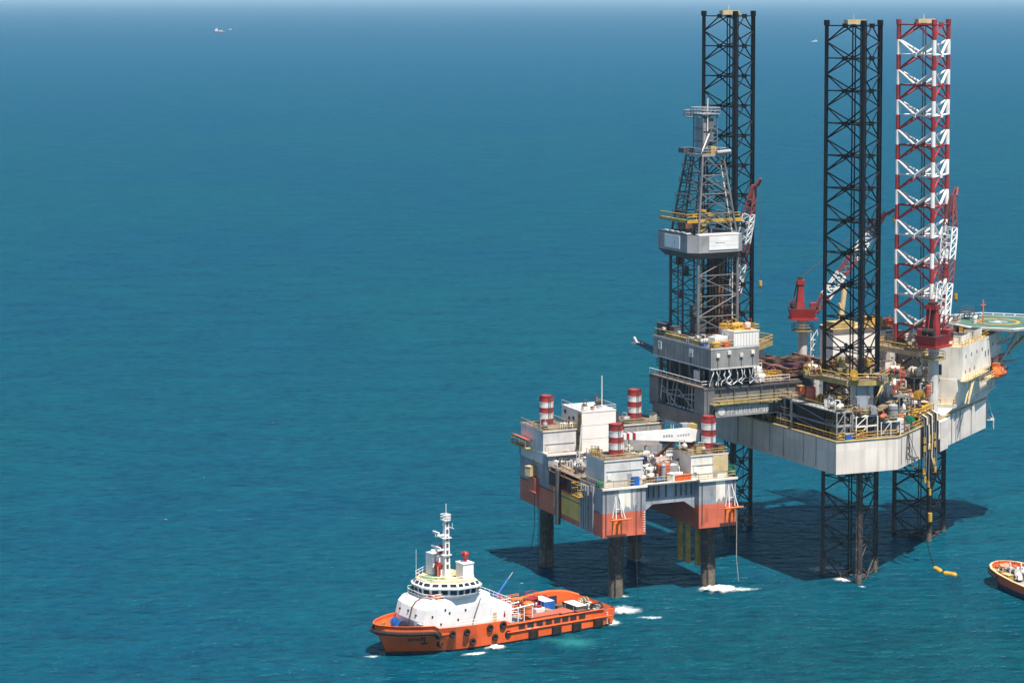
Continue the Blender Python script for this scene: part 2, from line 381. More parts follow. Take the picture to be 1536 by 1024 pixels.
def g_frame(mb, L=3., w=2., h=2.8, c=0, d=1):
    for sx in (-1, 1):
        for sy in (-1, 1): mb.box(sx*L/2-.1, sx*L/2+.1, sy*w/2-.1, sy*w/2+.1, 0, h, c)
        mb.tube((sx*L/2, -w/2, .1), (sx*L/2, w/2, h-.1), .07, 5, c)
    mb.box(-L/2-.12, L/2+.12, -w/2-.12, w/2+.12, h, h+.16, c)
    mb.tube((-L/2, -w/2, .1), (L/2, -w/2, h-.1), .07, 5, c); mb.box(-L*.3, L*.3, -w*.3, w*.3, .1, h*.55, d)
    mb.rail([(-L/2, -w/2), (L/2, -w/2), (L/2, w/2), (-L/2, w/2)], h+.16, c, 1., .04, True, 1.5)
GEAR = dict(pump=g_pump, tank=g_tank, winch=g_winch, generator=g_genset, valve_manifold=g_manifold, locker=g_locker, ventilation_duct=g_duct, equipment_frame=g_frame)

def gear(kind, parent, p, rz, c, d, label=None, **kw):
    mb = MB(); GEAR[kind](mb, **kw)
    o = mb.build(kind, [M[c], M[d]], parent, p, rz)
    if label: o['label'] = label
    return o
def cargo(name, shape, fr, p, rz, mats, label, cat, group=None, **kw):
    """a loose thing standing on a deck: top-level, placed in the world through its carrier's frame"""
    mb = MB(); shape(mb, **kw)
    o = mb.build(name, [M[x] for x in mats], None, fr(*p), fr.a + rz)
    return tag(o, label, cat, group)
# ================================================================== the jack-up drilling rig
rig = empty('drilling_rig', RIG(0, 0, 0), RIG.a)
tag(rig, 'big white jack-up drilling rig on three tall lattice legs, derrick hanging out to the left', 'drilling rig')
HZ0, HZ1 = 21.0, 27.0
HP = [(-20.2, -30.2), (-7.6, -31.2), (-.6, -26.6), (32.4, -5.2), (35.8, -.6), (33.5, 4), (-.6, 26.6), (-7.6, 31.2), (-20.2, 30.2)]
mb = MB(); mb.prism(HP, HZ0, HZ1, 0, 1)
for (a, b) in ((0, 1), (1, 2), (2, 3), (8, 0)):        # fender strip under the deck edge
    pa, pb = HP[a], HP[b]; mb.tube((*pa, HZ1 - .15), (*pb, HZ1 - .15), .16, 6, 2)
mb.prism([(9.0, -21.6), (12.6, -19.2), (13.5, -15.0), (9, -16)], 21.1, 26.6, 0)      # crane pedestal footing swelling out of the side
hull = mb.build('hull', [M['hullwhite'], M['deck'], M['dullyellow']], rig)
mb = MB(); mb.rail([(-19.9, 4), (-19.9, -29.9), (-7.6, -30.9), (-.6, -26.3), (9.0, -20.0)], HZ1, 0, 1.1, .055); mb.build('handrail', M['yellow'], hull); mb = MB()
mb.rail([(33.2, 4), (-.6, 26.3), (-7.6, 30.9), (-19.9, 29.9)], HZ1, 0, 1.1, .055); mb.build('handrail', M['yellow'], hull)
# hull details: anchor racks (an A frame of tubes carrying a bar), hanging pipes, doubling plates
def rack(name, p, n, mi, w=3.2, h=4.4):
    """A-frame on a wall: p the foot centre, n the outward normal"""
    t = (-n[1], n[0]); mb = MB()
    def P(a, o, z): return (p[0] + t[0]*a + n[0]*o, p[1] + t[1]*a + n[1]*o, p[2] + z)
    for s in (-1, 1):
        mb.tube(P(s*.95, .15, 0), P(s*.25, .15, h), .10, 6); mb.tube(P(s*.95, .15, 0), P(s*.9, 1.5, .0), .10, 6); mb.tube(P(s*.25, .15, h), P(s*.9, 1.5, .0), .06, 5)
        mb.tube(P(s*w/2, 1.5, 0), P(s*w/2, 1.5, -1.6), .09, 5)
    mb.tube(P(-w/2, 1.5, 0), P(w/2, 1.5, 0), .14, 6); mb.tube(P(-w/2, 1.5, -1.5), P(w/2, 1.5, -1.5), .09, 6)
    mb.tube(P(-.7, .15, h*.45), P(.7, .15, h*.45), .07, 5); mb.tube(P(0, .1, h*.2), P(0, 1.5, -.4), .2, 6)
    return mb.build(name, M[mi], rig)
n1 = (.565, -.825)
rack('anchor_rack', (-3.6, -28.55, 22.3), (.546, -.838), 'dgrey')
rack('anchor_rack', (34.6, -2.4, 22.1), (.8, -.6), 'lgrey', 3, 4.6)
for v in (-24, -20, -13.5, -9, -3, 2): mb = MB(); mb.tube((-20.3, v, 27), (-20.3, v, 21.5), .09, 5); mb.build('drain_pipe', M['grey'], hull)
for k in (.2, .55, .86): x = -7.6 + 7*k; y = -31.2 + 4.6*k; mb = MB(); mb.tube((x, y-.1, 26.5), (x, y-.1, 21.4 + k), .07, 5); mb.build('drain_pipe', M['grey'], hull)
for k in (.42, .5, .56, .62, .78): x = -.6 + 33*k; y = -26.6 + 21.4*k; mb = MB(); mb.tube((x, y-.12, 26.8), (x, y-.12, 21.1), .08, 5); mb.build('drain_pipe', M['grey'], hull)
# ---------------------------------------------------------------- lattice legs
def lattice_leg(u, v, zt, striped, label):
    R = 5.65; A = [RAD(a) for a in (-113, 7, 127)]
    C = [(R*cos(a), R*sin(a)) for a in A]; z0 = -5; zs = 25.0
    B = 5.85
    if striped: m = [M['red'], M['white'], M['leglow']]
    else: m = [M['black'], M['black'], M['leglow']]
    lat = MB(); ch = [MB() for _ in C]
    def mi(z, half):            # which slot a half bay takes
        if z < (36.5 if striped else zs): return 2
        return half if striped else 0
    def pt(i, z): return (C[i][0], C[i][1], z)
    hs = []; k = 0; ht = zt - .6
    while ht - B*k > z0 - B: hs.append(ht - B*k); k += 1
    rb = .2 if striped else .135; rw = .29 if striped else rb
    for j, h in enumerate(hs):
        n_dn = h - B/2
        hm = mi(h, j % 2 if striped else 0)
        for i in range(3):
            a, b = i, (i+1) % 3
            if h > z0: lat.tube(pt(a, h), pt(b, h), rb*.9, 6, hm)
            mid = tuple((pt(a, h)[q] + pt(b, h)[q])/2 for q in range(3))
            # lower half of the X (below the horizontal): red; upper half: white
            for e in (a, b):
                if n_dn > z0: lat.tube(mid, pt(e, n_dn), rb, 6, mi(h - .1, 0))
                if j > 0: lat.tube(mid, pt(e, h + B/2), rw if h > 36 else .16, 6, mi(h - .1, 1))
            lat.box(mid[0]-.35, mid[0]+.35, mid[1]-.35, mid[1]+.35, mid[2]-.4, mid[2]+.4, hm)
        if h > z0:
            ms = [((C[i][0]+C[(i+1) % 3][0])/2, (C[i][1]+C[(i+1) % 3][1])/2, h) for i in range(3)]
            for i in range(3): lat.tube(ms[i], ms[(i+1) % 3], rb*.6, 5, hm)
        for i in range(3):      # chords, in half bays
            rr = .37 if not striped else .45
            za, zb = h, max(n_dn, z0)
            if za > zb:
                ch[i].tube(pt(i, zb), pt(i, za), rr, 10, mi(za - .1, 0), None, False)
            if j > 0: ch[i].tube(pt(i, max(z0, h)), pt(i, h + B/2), rr, 10, mi(h + .1, 1), None, False)
            # rack plates with teeth either side
    for i in range(3):
        ch[i].tube(pt(i, ht - .01), pt(i, zt + .4), .55, 10, 0)
        t = (-sin(A[i]), cos(A[i]))
        for s in (-1, 1):
            for (a, b, q) in ((z0, zs, 2), (zs, zt, 0)):
                if striped and q == 0: continue
                cx, cy = C[i][0] + t[0]*s*.5, C[i][1] + t[1]*s*.5
                ch[i].obox((cx, cy, a), (.12, .2, b - a), A[i], q)
    root = lat.build('lattice_leg', m, rig, (u, v, 0)); root['label'] = label
    for i, c in enumerate(ch):
        c.tube((C[i][0], C[i][1], z0), (C[i][0], C[i][1], 1.6 + .5*i), .62, 10, 3, .5); c.build('chord', m + [M['growth']], root)
    mb = MB()
    for s in (-.25, .35): mb.tube((s, .9, z0), (s, .9, zt - 1), .13, 6)
    mb.build('riser_pipe', M['dgrey' if striped else 'black'], root)
    mb = MB(); w = C[1]; q = C[2]
    mb.prism([(w[0]*.5+q[0]*.5-1.9, w[1]*.5+q[1]*.5-.9), (w[0]*.5+q[0]*.5+1.9, w[1]*.5+q[1]*.5-1.3), (w[0]*.5+q[0]*.5+1.7, w[1]*.5+q[1]*.5+.3), (w[0]*.5+q[0]*.5-1.9, w[1]*.5+q[1]*.5+.4)], zt - .35, zt + .45)
    mb.tube((w[0]*.5+q[0]*.5, w[1]*.5+q[1]*.5, zt+.45), (w[0]*.5+q[0]*.5, w[1]*.5+q[1]*.5, zt + 1.5), .08, 5)
    mb.build('top_platform', M['cream'], root)
    return C
LEGC = lattice_leg(-10.5, -21.6, 100.6, False, 'black lattice leg nearest to the viewer')
lattice_leg(-10., 21.5, 102.0, False, 'black lattice leg behind the derrick')
lattice_leg(21.2, 0., 100.4, True, 'red and white banded lattice leg')
# ---------------------------------------------------------------- jack houses
def jack_house(u, v, zt, cols, main, gear_c):
    A = [RAD(a) for a in (-113, 7, 127)]; mb = MB()
    C = [(6.0*cos(a), 6.0*sin(a)) for a in A]
    for i, (x, y) in enumerate(C):
        k = 1.12
        mb.obox((x*k, y*k, HZ1), (2.1, 2.1, zt - HZ1), A[i], 0)
        for z in (HZ1 + 2.2, HZ1 + 5., HZ1 + 7.8): mb.obox((x*k, y*k, z), (1.9, 2.3, .2), A[i], 0)
    def ring(z, h, ro, ri, m1, m2):
        O = [(ro*cos(a), ro*sin(a)) for a in [RAD(t) for t in (-133, -93, -13, 27, 107, 147)]]; I = [(ri*cos(a), ri*sin(a)) for a in [RAD(t) for t in (-133, -93, -13, 27, 107, 147)]]
        for i in range(6):
            j = (i+1) % 6; mb.prism([O[i], O[j], I[j], I[i]], z, z + h, m1, m2)
        return O
    O = ring(zt, .9, 9.1, 7.0, 1, 2); ring(HZ1 + 4.6, .4, 8.7, 7.0, 1, 2)
    for i in range(3):
        a, b = C[i], C[(i+1) % 3]
        mb.tube((a[0]*1.3, a[1]*1.3, HZ1 + .3), (b[0]*1.3, b[1]*1.3, zt - .3), .22, 6, 1)
    root = mb.build('jack_house', [M[main], M[cols], M['deck']], rig, (u, v, 0))
    mb = MB(); mb.rail(O, zt + .9, 0, 1.15, .07, True, 1.6); mb.build('handrail', M['yellow'], root)
    for i, (x, y) in enumerate(C):
        for s in (-1, 1):
            t = (-sin(A[i]), cos(A[i])); px, py = x*1.12 + t[0]*s*1.5, y*1.12 + t[1]*s*1.5
            mb = MB()
            for z in (1.0, 3.0, 5.0, 7.0):
                mb.tube((px, py, HZ1 + z), (px + cos(A[i])*1.0, py + sin(A[i])*1.0, HZ1 + z), .5, 8, 0); mb.tube((px + cos(A[i])*1.0, py + sin(A[i])*1.0, HZ1 + z), (px + cos(A[i])*1.5, py + sin(A[i])*1.5, HZ1 + z), .34, 8, 1)
            mb.obox((px - .1*cos(A[i]), py - .1*sin(A[i]), HZ1), (.8, 1.0, zt - HZ1 - .2), A[i], 0)
            mb.build('jacking_motor', [M[gear_c], M['dgrey']], root)
    return root
jack_house(-10.5, -21.6, 36.3, 'dullyellow', 'bluegrey', 'lgrey')
jack_house(-10., 21.5, 36.3, 'dullyellow', 'lgrey', 'lgrey')
jack_house(21.2, 0, 36.3, 'cream', 'lgrey', 'lgrey')
# ---------------------------------------------------------------- machinery module along the aft edge (two open decks in a truss)
mb = MB()
U0, U1, V0, V1 = -19.6, -7., -15., 3.5
for z in (28.9, 31.9): mb.box(U0, U1, V0, V1, z, z + .3, 0, 1)
mb.box(U0 + 1.6, U1 - .5, V0 + .8, V1 - .6, HZ1 + .02, 28.9, 2); mb.box(U0 + 2.4, U1 - .8, V0 + 1., V1 - 1, 29.2, 31.9, 2)  # near-black boxes paint the shaded inside of both decks
nb = 8
for i in range(nb + 1):
    v = V0 + (V1 - V0)*i/nb
    mb.box(U0, U0 + .25, v - .12, v + .12, HZ1, 28.9, 0); mb.box(U0, U0 + .25, v - .12, v + .12, 29.2, 31.9, 0)
    if i < nb:
        w = V0 + (V1 - V0)*(i+1)/nb
        if i in (1, 2, 4, 5): mb.tube((U0 + .12, v if i % 2 else w, 29.2), (U0 + .12, w if i % 2 else v, 31.9), .1, 5, 0)
for i in range(5):
    u = U0 + (U1 - U0)*i/4; mb.box(u - .12, u + .12, V0 - .02, V0 + .23, HZ1, 31.9, 0)
mod = mb.build('machinery_module', [M['grey'], M['deck'], M['dark']], rig)
mb = MB(); mb.rail([(U1, V0), (U0, V0), (U0, V1)], 32.2, 0, 1.1, .05); mb.rail([(U0 - .05, V0), (U0 - .05, V1)], 29.2, 0, 1.1, .04); mb.build('handrail', M['dullyellow'], mod)
rr = random.Random(11)
for i in range(9):
    kd = rr.choice(['generator', 'pump', 'valve_manifold', 'tank', 'locker']); gear(kd, rig, (rr.uniform(-17, -7.4), -13 + i*1.75, 32.2), rr.choice((0, pi/2, pi/2)), rr.choice(['lgrey', 'accom', 'grey', 'salmon', 'lgrey']), rr.choice(['dgrey', 'brown', 'dullyellow']))
for i in range(5):
    gear(rr.choice(['pump', 'valve_manifold']), rig, (U0 + .9, -11 + i*3., 29.2 if i % 2 else HZ1 + .05), pi/2, rr.choice(['yellow', 'grey', 'lgrey', 'accom']), 'dgrey')
# ---------------------------------------------------------------- cantilever
mb = MB(); CU = -35.6
for v0, v1 in ((-10.6, -9.8), (7.6, 8.4)):
    mb.box(CU, 4, v0, v1, 29.4, 34.2, 0); mb.box(CU - .1, 4.1, v0 - .35, v1 + .35, 34.2, 34.5, 1); mb.box(CU - .1, 4.1, v0 - .35, v1 + .35, 29.1, 29.4, 1)
    for i in range(14):
        u = CU + .6 + i*2.9; s = -1 if v0 < 0 else 1; e = v0 if s < 0 else v1
        mb.box(u - .1, u + .1, e, e + s*.3, 29.4, 34.2, 1)
mb.box(CU, CU + 1.0, -9.8, 7.6, 27.0, 29.6, 0)               # end girder
mb.box(CU - .02, CU + 2.2, -10.9, -7.4, 29.7, 34.6, 2)       # end posts
mb.box(CU - .02, CU + 1.6, 5.4, 8.7, 29.7, 34.6, 2)
mb.box(CU - .4, 4, -10.2, 8, 34.5, 34.75, 1, 3)
for u in (-30, -24, -18, -10): mb.box(u - .3, u + .3, -9.8, 7.6, 30, 33.5, 1)
mb.box(-31.5, -17.2, -9.7, 7.5, 29.5, 29.8, 1)
cant = mb.build('cantilever', [M['mid'], M['dgrey'], M['mid'], M['deck']], rig)
mb = MB()                                                    # side walkway with the painted name strip below it
mb.box(-34.5, -17.5, -12.0, -10.95, 31.6, 31.75); mb.rail([(-34.5, -12), (-17.5, -12)], 31.75, 0, 1.15, .07, False, 1.5); mb.box(-33, -26.2, -11.95, -11.0, 31.75, 32.15)
for u in (-34, -29, -24, -19): mb.tube((u, -12, 31.6), (u, -10.95, 30.2), .09, 5)
mb.build('side_walkway', M['dullyellow'], cant)
mb = MB(); mb.box(-33.6, -22.4, -11.42, -11.36, 29.25, 31.3); mb.build('name_board', M['grey'], cant)
mb = MB(); rr = random.Random(5); u = -33.2; 
mb.tube((-32.3, -11.50, 30.3), (-32.3, -11.44, 30.3), .75, 16); u = -31.0     # faded round mark, then illegible pale letters
for w in (2, 2, 1, 6):
    for i in range(w):
        cw = .5; st = rr.choice((0, 1, 2, 3))
        mb.box(u, u + .14, -11.46, -11.425, 29.6, 30.9)
        if st in (0, 2): mb.box(u + .14, u + cw, -11.46, -11.425, 30.75, 30.9)
        if st in (0, 1, 3): mb.box(u + .14, u + cw, -11.46, -11.425, 29.6, 29.75)
        if st in (1, 2, 3): mb.box(u + cw - .14, u + cw, -11.457, -11.422, 29.6 + (.6 if st == 2 else 0), 30.9)
        if st in (2,): mb.box(u + .14, u + cw, -11.46, -11.425, 30.15, 30.3)
        u += .72
    u += .35
mb.build('painted_lettering', M['lgrey'], cant)
mb = MB(); mb.rail([(CU - .3, 8.2), (CU - .3, -10.5), (-17, -10.5)], 34.75, 0, 1.1, .06); mb.build('handrail', M['lgrey'], cant)
rr = random.Random(3)
for i in range(11):                                          # hanging pipes and drilling gear inside the open end
    v = -7.0 + i*1.25; z = 34.3; mb = MB()
    mb.path([(CU + .5 + rr.random(), v, z), (CU + .5, v, z - rr.uniform(2.4, 4.6)), (CU + .9, v + rr.uniform(-.6, .6), 29.2)], rr.uniform(.07, .17), 6)
    mb.build('hanging_pipe', M[rr.choice(['white', 'lgrey', 'lgrey', 'grey', 'dgrey'])], cant)
mb = MB(); mb.box(CU + 2.0, CU + 3, -7.4, 5.4, 29.6, 34.2); mb.build('end_shade_wall', M['dark'], cant)  # near-black wall painting the shade inside the open end
mb = MB()
for (v0, v1) in ((-7, -1), (-1, 5)): mb.tube((CU + .6, v0, 29.6), (CU + .6, v1, 33), .16, 6); mb.tube((CU + .6, v0, 33), (CU + .6, v1, 32), .1, 6)
mb.tube((CU + .6, -7, 31.8), (CU + .6, 5, 31.8), .13, 6); mb.build('end_bracing', M['grey'], cant)
# ---------------------------------------------------------------- drill floor on its substructure
mb = MB(); D0, D1, E0, E1 = -34.8, -24.6, -11.8, 8.7
mb.box(D0, D1, E0, E1, 38.2, 41.9, 0, 1)
mb.box(D0 - .06, D1 + .06, E0 - .06, E1 + .06, 41.7, 42.0, 2, 1); mb.box(D0 - .05, D1 + .05, E0 - .05, E1 + .05, 38.05, 38.3, 2)
df = mb.build('drill_floor', [M['slate'], M['deck'], M['lgrey']], rig)
mb = MB(); mb.box(D0 + 2.2, D1 - .8, E0 + 1.8, E1 - 1.2, 34.8, 38.05, 0)  # inset near-black box stands in for the shaded gap under the floor
for v in (-10.6, -7, -3.5, 0, 3.5, 7.2):
    for u in (D0 + .8, D1 - .8): mb.box(u - .3, u + .3, v - .3, v + .3, 34.75, 38.1, 1)
for v in (-9, -5, 1, 5): mb.tube((D0 + .8, v, 34.8), (D0 + .8, v + 2.5, 38), .13, 6, 1)
mb.box(D0 + .4, D0 + 1.5, -7.2, -5.2, 35.2, 37.2, 2)
mb.build('substructure', [M['dark'], M['dgrey'], M['lgrey']], rig)
rr = random.Random(8)
for i in range(12):                                          # white and maroon hoses looping under the floor
    u = D0 + .6 + i*.85; mb = MB(); v = E0 + rr.uniform(.2, 1.0); q = [(u, v, 38.1)]
    for t in range(1, 6): q.append((u + .5*t/5*rr.choice((-1, 1)), v - .25*sin(t), 38.1 - 3.1*t/5))
    mb.path(q, rr.uniform(.08, .15), 6); mb.build('hanging_hose', M[rr.choice(['white', 'lgrey', 'purple', 'lgrey', 'white'])], df)
for v, glyph in ((6.2, 7), (-5.0, 9)):                       # two small white plates with a dark mark
    mb = MB(); mb.box(D0 - .14, D0 - .03, v - .65, v + .65, 39.6, 41.0, 0); x = D0 - .17
    mb.box(x, x + .02, v - .3, v + .3, 40.6, 40.8, 1) if glyph == 7 else mb.box(x, x + .02, v - .3, v + .3, 40.0, 40.2, 1)
    mb.box(x, x + .02, v - .3, v - .1, 39.8, 40.6, 1) if glyph == 7 else mb.box(x, x + .02, v - .45, v - .3, 39.7, 40.4, 1)
    mb.build('number_plate', [M['white'], M['dgrey']], df)
mb = MB(); mb.rail([(D1, E0 + .2), (D0 + .2, E0 + .2), (D0 + .2, E1 - .2), (D1, E1 - .2)], 42, 0, 1.2, .06); mb.build('handrail', M['dullyellow'], df)
for i in range(7):
    mb = MB(); v = -10.6 + i*2.9; mb.tube((D0 - .12, v, 38.4), (D0 - .12, v, 41.6 - (i % 3)*.7), .07, 5); mb.build('wall_pipe', M['mid' if i % 2 else 'dgrey'], df)
for u, z in ((-33.4, 40.6), (-31, 41), (-28.4, 40.4), (-26, 40.8)): mb = MB(); mb.box(u - .35, u + .35, E0 - .3, E0 - .02, z - .3, z + .35, 0); mb.tube((u, E0 - .1, z - .3), (u, E0 - .1, 38.4), .05, 5, 1); mb.build('junction_box', [M['accom'], M['dgrey']], df)
for v in (-8, -1.5, 4): mb = MB(); mb.tube((D0 - .05, v, 42.2), (D0 - .5, v, 43.6), .06, 5, 0); mb.box(D0 - .8, D0 - .3, v - .3, v + .3, 43.5, 43.9, 1); mb.build('flood_lamp', [M['dgrey'], M['lgrey']], df)
mb = MB(); mb.box(D0 + .3, D0 + .9, -8, 5, 42.02, 42.7); mb.build('toe_coaming', M['dullyellow'], df)
mb = MB(); mb.box(D0 + .5, D0 + 2.2, 5.6, 8.3, 42.02, 44.2); mb.box(D0 + .3, D0 + 2.4, 5.4, 8.5, 44.2, 44.35); mb.build('wind_shelter', M['dgrey'], df)
mb = MB(); mb.box(-30., D1 + .02, E0 - .02, E0 + 4.6, 42.03, 44.6, 0, 1); mb.box(-30.1, D1 + .12, E0 - .12, E0 + 4.7, 44.6, 44.75, 0, 1)
for i in range(9): mb.box(-29.8 + i*.62, -29.68 + i*.62, E0 - .07, E0 - .02, 42.2, 44.5, 2)
drh = mb.build('drillers_cabin', [M['housewhite'], M['cream'], M['lgrey']], df)
mb = MB(); mb.rail([(-30, E0), (D1, E0), (D1, E0 + 4.6)], 44.75, 0, 1.0, .06); mb.build('handrail', M['yellow'], drh)
for (p, k, c, d, kw) in (((-31.8, -9.4, 42.0), 'generator', 'tarp', 'lgrey', dict(L=3.2, w=1.8, h=1.7)), ((-33.4, -8.2, 42), 'pump', 'lgrey', 'blue', {}), ((-28.2, -6.4, 42), 'winch', 'yellow', 'dgrey', {}),
                         ((-26, -3.6, 42), 'tank', 'salmon', 'dgrey', dict(r=.8, h=2.2)), ((-31.5, -5.6, 42), 'winch', 'brown', 'dgrey', {}), ((-33.2, -3.8, 42), 'valve_manifold', 'grey', 'dgrey', {}),
                         ((-33.4, -11.1, 42), 'locker', 'yellow', 'yellow', dict(L=1.9, w=1.1, h=.8)), ((-31.2, -11.1, 42), 'locker', 'orange', 'salmon', dict(L=1.3, w=1, h=.8)), ((-33.2, 3.5, 42), 'locker', 'dgrey', 'dgrey', dict(L=1.6, w=1.2, h=2.)),
                         ((-27.6, -9.4, 44.75), 'pump', 'yellow', 'yellow', {}), ((-26, -10.2, 44.75), 'tank', 'white', 'red', dict(r=.55, h=1.1)), ((-26.2, -8.2, 44.75), 'locker', 'salmon', 'orange', dict(L=1.6, w=1, h=.8)), ((-29, -8.0, 44.75), 'valve_manifold', 'yellow', 'dullyellow', dict(L=2.2))):
    gear(k, df, p, .2, c, d, **kw)
# ---------------------------------------------------------------- derrick
DC = [(-31.4, -1.7), (-22.9, -1.7), (-22.9, 8.2), (-31.4, 8.2)]       # front, right, back, left
CC = (-27.0, 3.2)
def sq(k, z):
    """square ring of the mast at scale k (1 = foot) and height z"""
    return [(CC[0] + (x - CC[0])*k[0], CC[1] + (y - CC[1])*k[1], z) for x, y in DC]
LV = [(42, (1, 1)), (46.2, (1, 1)), (50, (1, 1)), (53.8, (1, 1)), (57.4, (1, 1)), (61.6, (.97, .97)), (65.2, (.85, .88)), (68.8, (.74, .79)), (72.2, (.63, .70)), (76, (.51, .58))]
mb = MB()
for i in range(len(LV) - 1):
    a, b = sq(LV[i][1], LV[i][0]), sq(LV[i+1][1], LV[i+1][0])
    for j in range(4):
        k = (j+1) % 4
        mb.tube(b[j], b[k], .11, 6, 0 if j in (3, 2) else 1)  # left and far faces take darker steel: shade painted into the colour
        low = i < 4
        if j in (0, 3, 1): c = tuple((a[j][t] + b[j][t])/2 for t in range(3)); e = tuple((a[k][t] + b[k][t])/2 for t in range(3)); mb.tube(c, e, .07, 5, 0); g = tuple((b[j][t] + b[k][t])/2 for t in range(3)); mb.tube(c, g, .06, 5, 0); mb.tube(e, g, .06, 5, 0)
        if low or j in (1, 2):
            if i % 2: mb.tube(a[j], b[k], .11, 6, 0 if j in (3, 2) else 1)
            else: mb.tube(a[k], b[j], .11, 6, 0 if j in (3, 2) else 1)
        else:
            mb.tube(a[k], b[j], .11, 6, 0 if j == 3 else 1)
        if not low and j == 3:
            for q in (.33, .66): mb.tube(tuple(a[3][t]*(1-q)+b[3][t]*q for t in range(3)), tuple(a[0][t]*(1-q)+b[0][t]*q for t in range(3)), .07, 5, 0)
derr = mb.build('derrick', [M['dgrey'], M['mid']], rig)
for j in range(4):
    mb = MB()
    for i in range(len(LV) - 1):
        a, b = sq(LV[i][1], LV[i][0])[j], sq(LV[i+1][1], LV[i+1][0])[j]
        mb.tube(a, b, (.3 if i < 5 else .22), 8)
    mb.build('mast_leg', M['mid' if j in (0, 1) else 'dgrey'], derr)  # front and right legs paler as the lit side, others painted darker
# racked pipe stands and travelling gear inside the mast
for i in range(16):
    x = -26.4 + (i % 4)*.7; y = .2 + (i // 4)*.95
    if i in (6, 10): continue
    mb = MB(); mb.tube((x, y, 42.1), (x + .1, y, 60 + (i % 3)*.6), .24, 7); mb.build('drill_pipe_stand', M['brown' if i % 3 else 'dark'], derr)
mb = MB(); mb.box(-28.6, -27.2, 2.4, 3.8, 62.6, 65.6, 0); mb.tube((-27.9, 2.3, 64.2), (-27.9, 3.9, 64.2), 1.1, 14, 1); mb.box(-28.3, -27.5, 2.7, 3.5, 59.5, 62.6, 2)
for x in (-28.4, -27.4): mb.tube((x, 3.1, 65.6), (x, 3.1, 76), .06, 5, 1)
mb.build('travelling_block', [M['yellow'], M['dgrey'], M['dullyellow']], derr)
mb = MB(); mb.path([(-29, 1, 44), (-29.4, .6, 50), (-28.8, 1.2, 58), (-28, 2, 62)], .12, 6); mb.build('standpipe_hose', M['yellow'], derr)
mb = MB(); mb.box(-30.6, -28.4, .6, 2.4, 42.05, 45.6); mb.box(-30.7, -28.3, .5, 2.5, 45.6, 45.8); mb.build('drawworks', M['dgrey'], derr)
# monkey board enclosure: chamfered grey box with white banners, open inside
wo = 1.9; P8 = []
x0, x1, y0, y1 = DC[0][0] - wo - .3, DC[1][0] + 1.2, DC[0][1] - 1.3, DC[2][1] + 2.6
c = 1.6
P8 = [(x0 + c, y0), (x1 - c, y0), (x1, y0 + c), (x1, y1 - c), (x1 - c, y1), (x0 + c, y1), (x0, y1 - c), (x0, y0 + c)]
P8i = [(CC[0] + (x - CC[0])*.965, CC[1] + (y - CC[1])*.965) for x, y in P8]
P8b = [(CC[0] + (x - CC[0])*.86, CC[1] + (y - CC[1])*.88) for x, y in P8]
mb = MB()
for i in range(8):
    j = (i+1) % 8
    a, b = P8[i], P8[j]; ai, bi = P8i[i], P8i[j]
    mb.prism([a, b, bi, ai], 58.2, 61.4, 0)
    mb.prism([P8b[i], P8b[j], tuple(P8b[j][t]*.97 + CC[t]*.03 for t in (0, 1)), tuple(P8b[i][t]*.97 + CC[t]*.03 for t in (0, 1))], 57.2, 58.2, 1, None,
             [a, b, bi, ai])
mb.prism(P8b, 57.0, 57.2, 1)
mb.prism([P8[0], P8[1], (P8[1][0], P8[1][1] + 1.5), (P8[0][0], P8[0][1] + 1.5)], 61.4, 61.6, 2)
mb.prism([P8[7], P8[6], (P8[6][0] + 1.4, P8[6][1]), (P8[7][0] + 1.4, P8[7][1])], 61.4, 61.6, 1)
mk = mb.build('monkey_board', [M['grey'], M['dgrey'], M['white']], derr)
mb = MB(); mb.box(P8[0][0] + 2.1, P8[1][0] - .3, y0 - .1, y0 - .02, 58.7, 61.2, 0)
for z in (59.5, 60.3): mb.box(P8[0][0] + 2.1, P8[1][0] - .3, y0 - .115, y0 - .1, z, z + .04, 1)
mb.box(P8[0][0] + 3.4, P8[0][0] + 5.6, y0 - .125, y0 - .1, 59.95, 60.02, 2)
mb.build('white_banner', [M['white'], M['lgrey'], M['dgrey']], mk)
mb = MB(); mb.box(x0 - .1, x0 - .02, P8[7][1] + 2.6, P8[6][1] - 2.6, 58.7, 61.1, 0); mb.box(x0 - .12, x0 - .1, 2.9, 3.0, 59.5, 60.1, 1); mb.build('white_banner', [M['white'], M['dgrey']], mk)
for i in range(5): mb = MB(); mb.box(x0 + .2, x0 + 1.2, y0 + 2.2 + i*2, y0 + 3.3 + i*2, 61.62, 61.75); mb.build('roof_hatch', M['white'], mk)
mb = MB(); mb.box(-33.4, -21.5, -1.1, -.5, 63.6, 64.2, 0); mb.box(-33.4, -32.8, -1, 9, 63.6, 64.2, 1); mb.box(-30, -24, 3.4, 4.2, 64.2, 64.9, 0); mb.box(-32.5, -29, 1, 4, 62.4, 63.6, 2)
mb.rail([(-33.2, 9), (-33.2, -.8), (-21.8, -.8)], 64.2, 0, 1.0, .06); mb.build('racking_platform', [M['yellow'], M['dullyellow'], M['brown']], derr)
